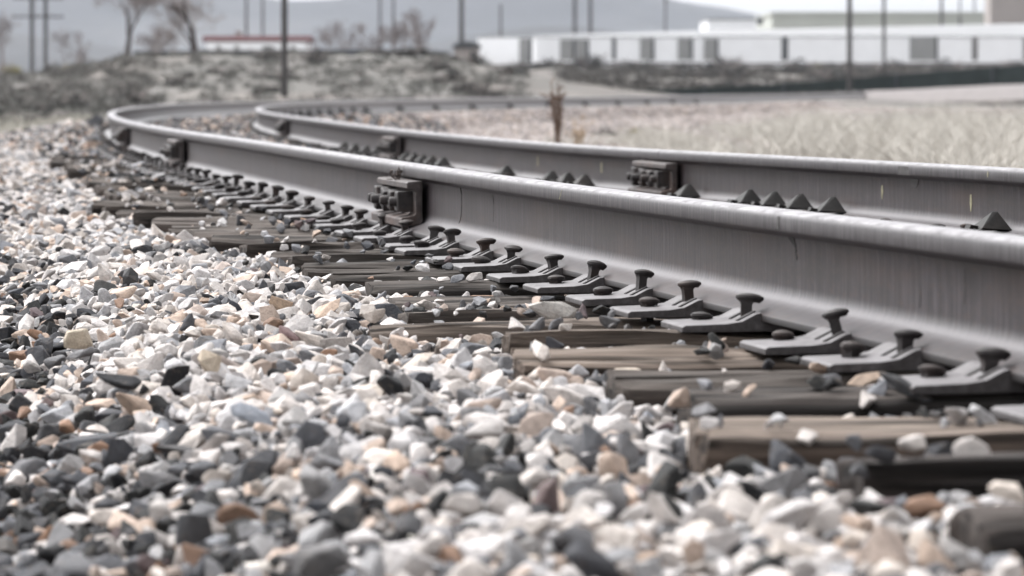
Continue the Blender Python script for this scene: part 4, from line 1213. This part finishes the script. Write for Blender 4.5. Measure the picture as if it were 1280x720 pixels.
# --------------------------------------------------------------------- hills
hillm = N('sage_hillside')
co = hillm.coord('Position'); a_ = hillm.noise(hillm.coord('Position', (.0035, .001, .012)), 1, 6, .6); b_ = hillm.noise(co, .012, 6, .65)
hc = hillm.ramp(a_, [(.3, (.035, .035, .036)), (.55, (.06, .059, .059)), (.75, (.095, .091, .088))])
hc = hillm.mix(hillm.ramp(b_, [(.4, (.5, .5, .5)), (.6, (0, 0, 0))]), hc, (.035, .035, .035))
hillm = hillm.done(hc, .95, 0, .1)
def hill(name, d0, prof, depth, seed, sp=14.):
    """prof: ridge height in metres against x at distance d0"""
    xs_ = np.arange(prof[0][0], prof[-1][0] + 1, sp); rows = 44
    px_, pz_ = np.array(prof).T
    ridge = np.interp(xs_, px_, pz_)
    kk = np.ones(9) / 9; ridge = np.convolve(np.pad(ridge, 4, mode='edge'), kk, 'valid')
    V = []
    for r_ in range(rows):
        u = r_ / (rows - 1)
        for q, x in enumerate(xs_):
            hgt = ridge[q] * (math.sin(min(u / .7, 1) * math.pi / 2) ** 1.15 if u < .7 else 1 - .5 * ((u - .7) / .3) ** 2)
            nz = mnoise.ridged_multi_fractal(Vector((x * .0021 + seed, u * 1.6, seed)), 1, 2.1, 5, 1, 2)
            V.append((x, d0 + depth * u, hgt + (nz - 1.1) * 22 * math.sin(u * math.pi * .72) * (1 - .85 * min(1, max(0, (u - .45) / .25))) * min(1, ridge[q] / 60) - 3))
    n = len(xs_); i = np.arange(rows - 1)[:, None]; j = np.arange(n - 1)[None, :]
    Q = np.stack([i*n+j, i*n+j+1, (i+1)*n+j+1, (i+1)*n+j], -1).reshape(-1, 4)
    o = link(bpy.data.objects.new(name, np_mesh(name, np.array(V), Q, hillm, smooth=True))); tag(o, kind='structure')
def hp(pts, d): return [((x - 640) * d / F, (YH - y) * d / F) for x, y in pts]
dR = 2600 + .7 * 900
hill('hills', 2600, hp([(-2600, 40), (-1200, -60), (-300, -75), (0, -60), (200, -32), (300, -10), (345, 2), (375, 5.5), (400, 5), (425, -1), (520, -22), (640, -40), (740, -26), (800, -9), (840, -1), (900, 5), (955, 14),
                         (1000, 30), (1100, 50), (1400, 60), (2600, 70)], dR), 900, 2.0)
dR2 = 1700 + .7 * 500
hill('hills', 1700, hp([(-1800, 60), (-500, 5), (-150, 12), (60, 34), (200, 58), (330, 78), (420, 70), (560, 46), (680, 22), (760, 30), (860, 50), (960, 70), (1300, 95), (1800, 99)], dR2), 500, 7.0)

# ---------------------------------------------------------------------- haze
hz = N('haze'); t = hz.t
t.nodes.remove(hz.p); pv = t.nodes.new('ShaderNodeVolumePrincipled')
pv.inputs['Color'].default_value = (.80, .87, 1.0, 1); pv.inputs['Density'].default_value = .00008
t.links.new(pv.outputs[0], t.nodes['Material Output'].inputs['Volume'])
mb = MB(); mb.box((0, 2195, 132), (7900, 4700, 280)); o = mb.build('haze', hz.m); tag(o, kind='stuff', label='thin blue haze over the valley', cat='haze')

# -------------------------------------------------------------- light, camera
w = bpy.data.worlds.new('World'); scene.world = w; w.use_nodes = True
nt = w.node_tree; bg = nt.nodes['Background']
sky = nt.nodes.new('ShaderNodeTexSky'); sky.sky_type = 'NISHITA'; sky.sun_disc = False
EL, AZ = R(54), R(-50)           # high behind thin cloud, ahead and a little to the left
sky.sun_elevation = EL; sky.sun_rotation = AZ; sky.air_density = 1.0; sky.dust_density = 4.0; sky.ozone_density = 1.0
hs = nt.nodes.new('ShaderNodeHueSaturation'); hs.inputs['Saturation'].default_value = .05; hs.inputs['Value'].default_value = 1.2
nt.links.new(sky.outputs[0], hs.inputs['Color']); nt.links.new(hs.outputs[0], bg.inputs['Color'])
bg.inputs['Strength'].default_value = .15
sd = bpy.data.lights.new('sun', 'SUN'); sd.energy = .5; sd.angle = R(35); sd.color = (1, .98, .965)
so = link(bpy.data.objects.new('sun', sd))
dirv = Vector((math.sin(AZ) * math.cos(EL), math.cos(AZ) * math.cos(EL), math.sin(EL)))
so.rotation_euler = dirv.to_track_quat('Z', 'Y').to_euler()

cd = bpy.data.cameras.new('camera'); cam = link(bpy.data.objects.new('camera', cd)); scene.camera = cam
cam.location = (0, 0, EYE); cam.rotation_euler = (R(90), 0, 0)
cd.sensor_width = 36; cd.lens = 36 * F / 1280; cd.shift_y = -(360 - YH) / 1280
cd.clip_start = .05; cd.clip_end = 20000
cd.dof.use_dof = True; cd.dof.focus_distance = 8.6; cd.dof.aperture_fstop = 6.6; cd.dof.aperture_blades = 9
vs_ = scene.view_settings; vs_.view_transform = 'Standard'; vs_.look = 'None'; vs_.gamma = 1; vs_.exposure = 1.52
scene.cycles.use_denoising = True
scene.cycles.volume_bounces = 1
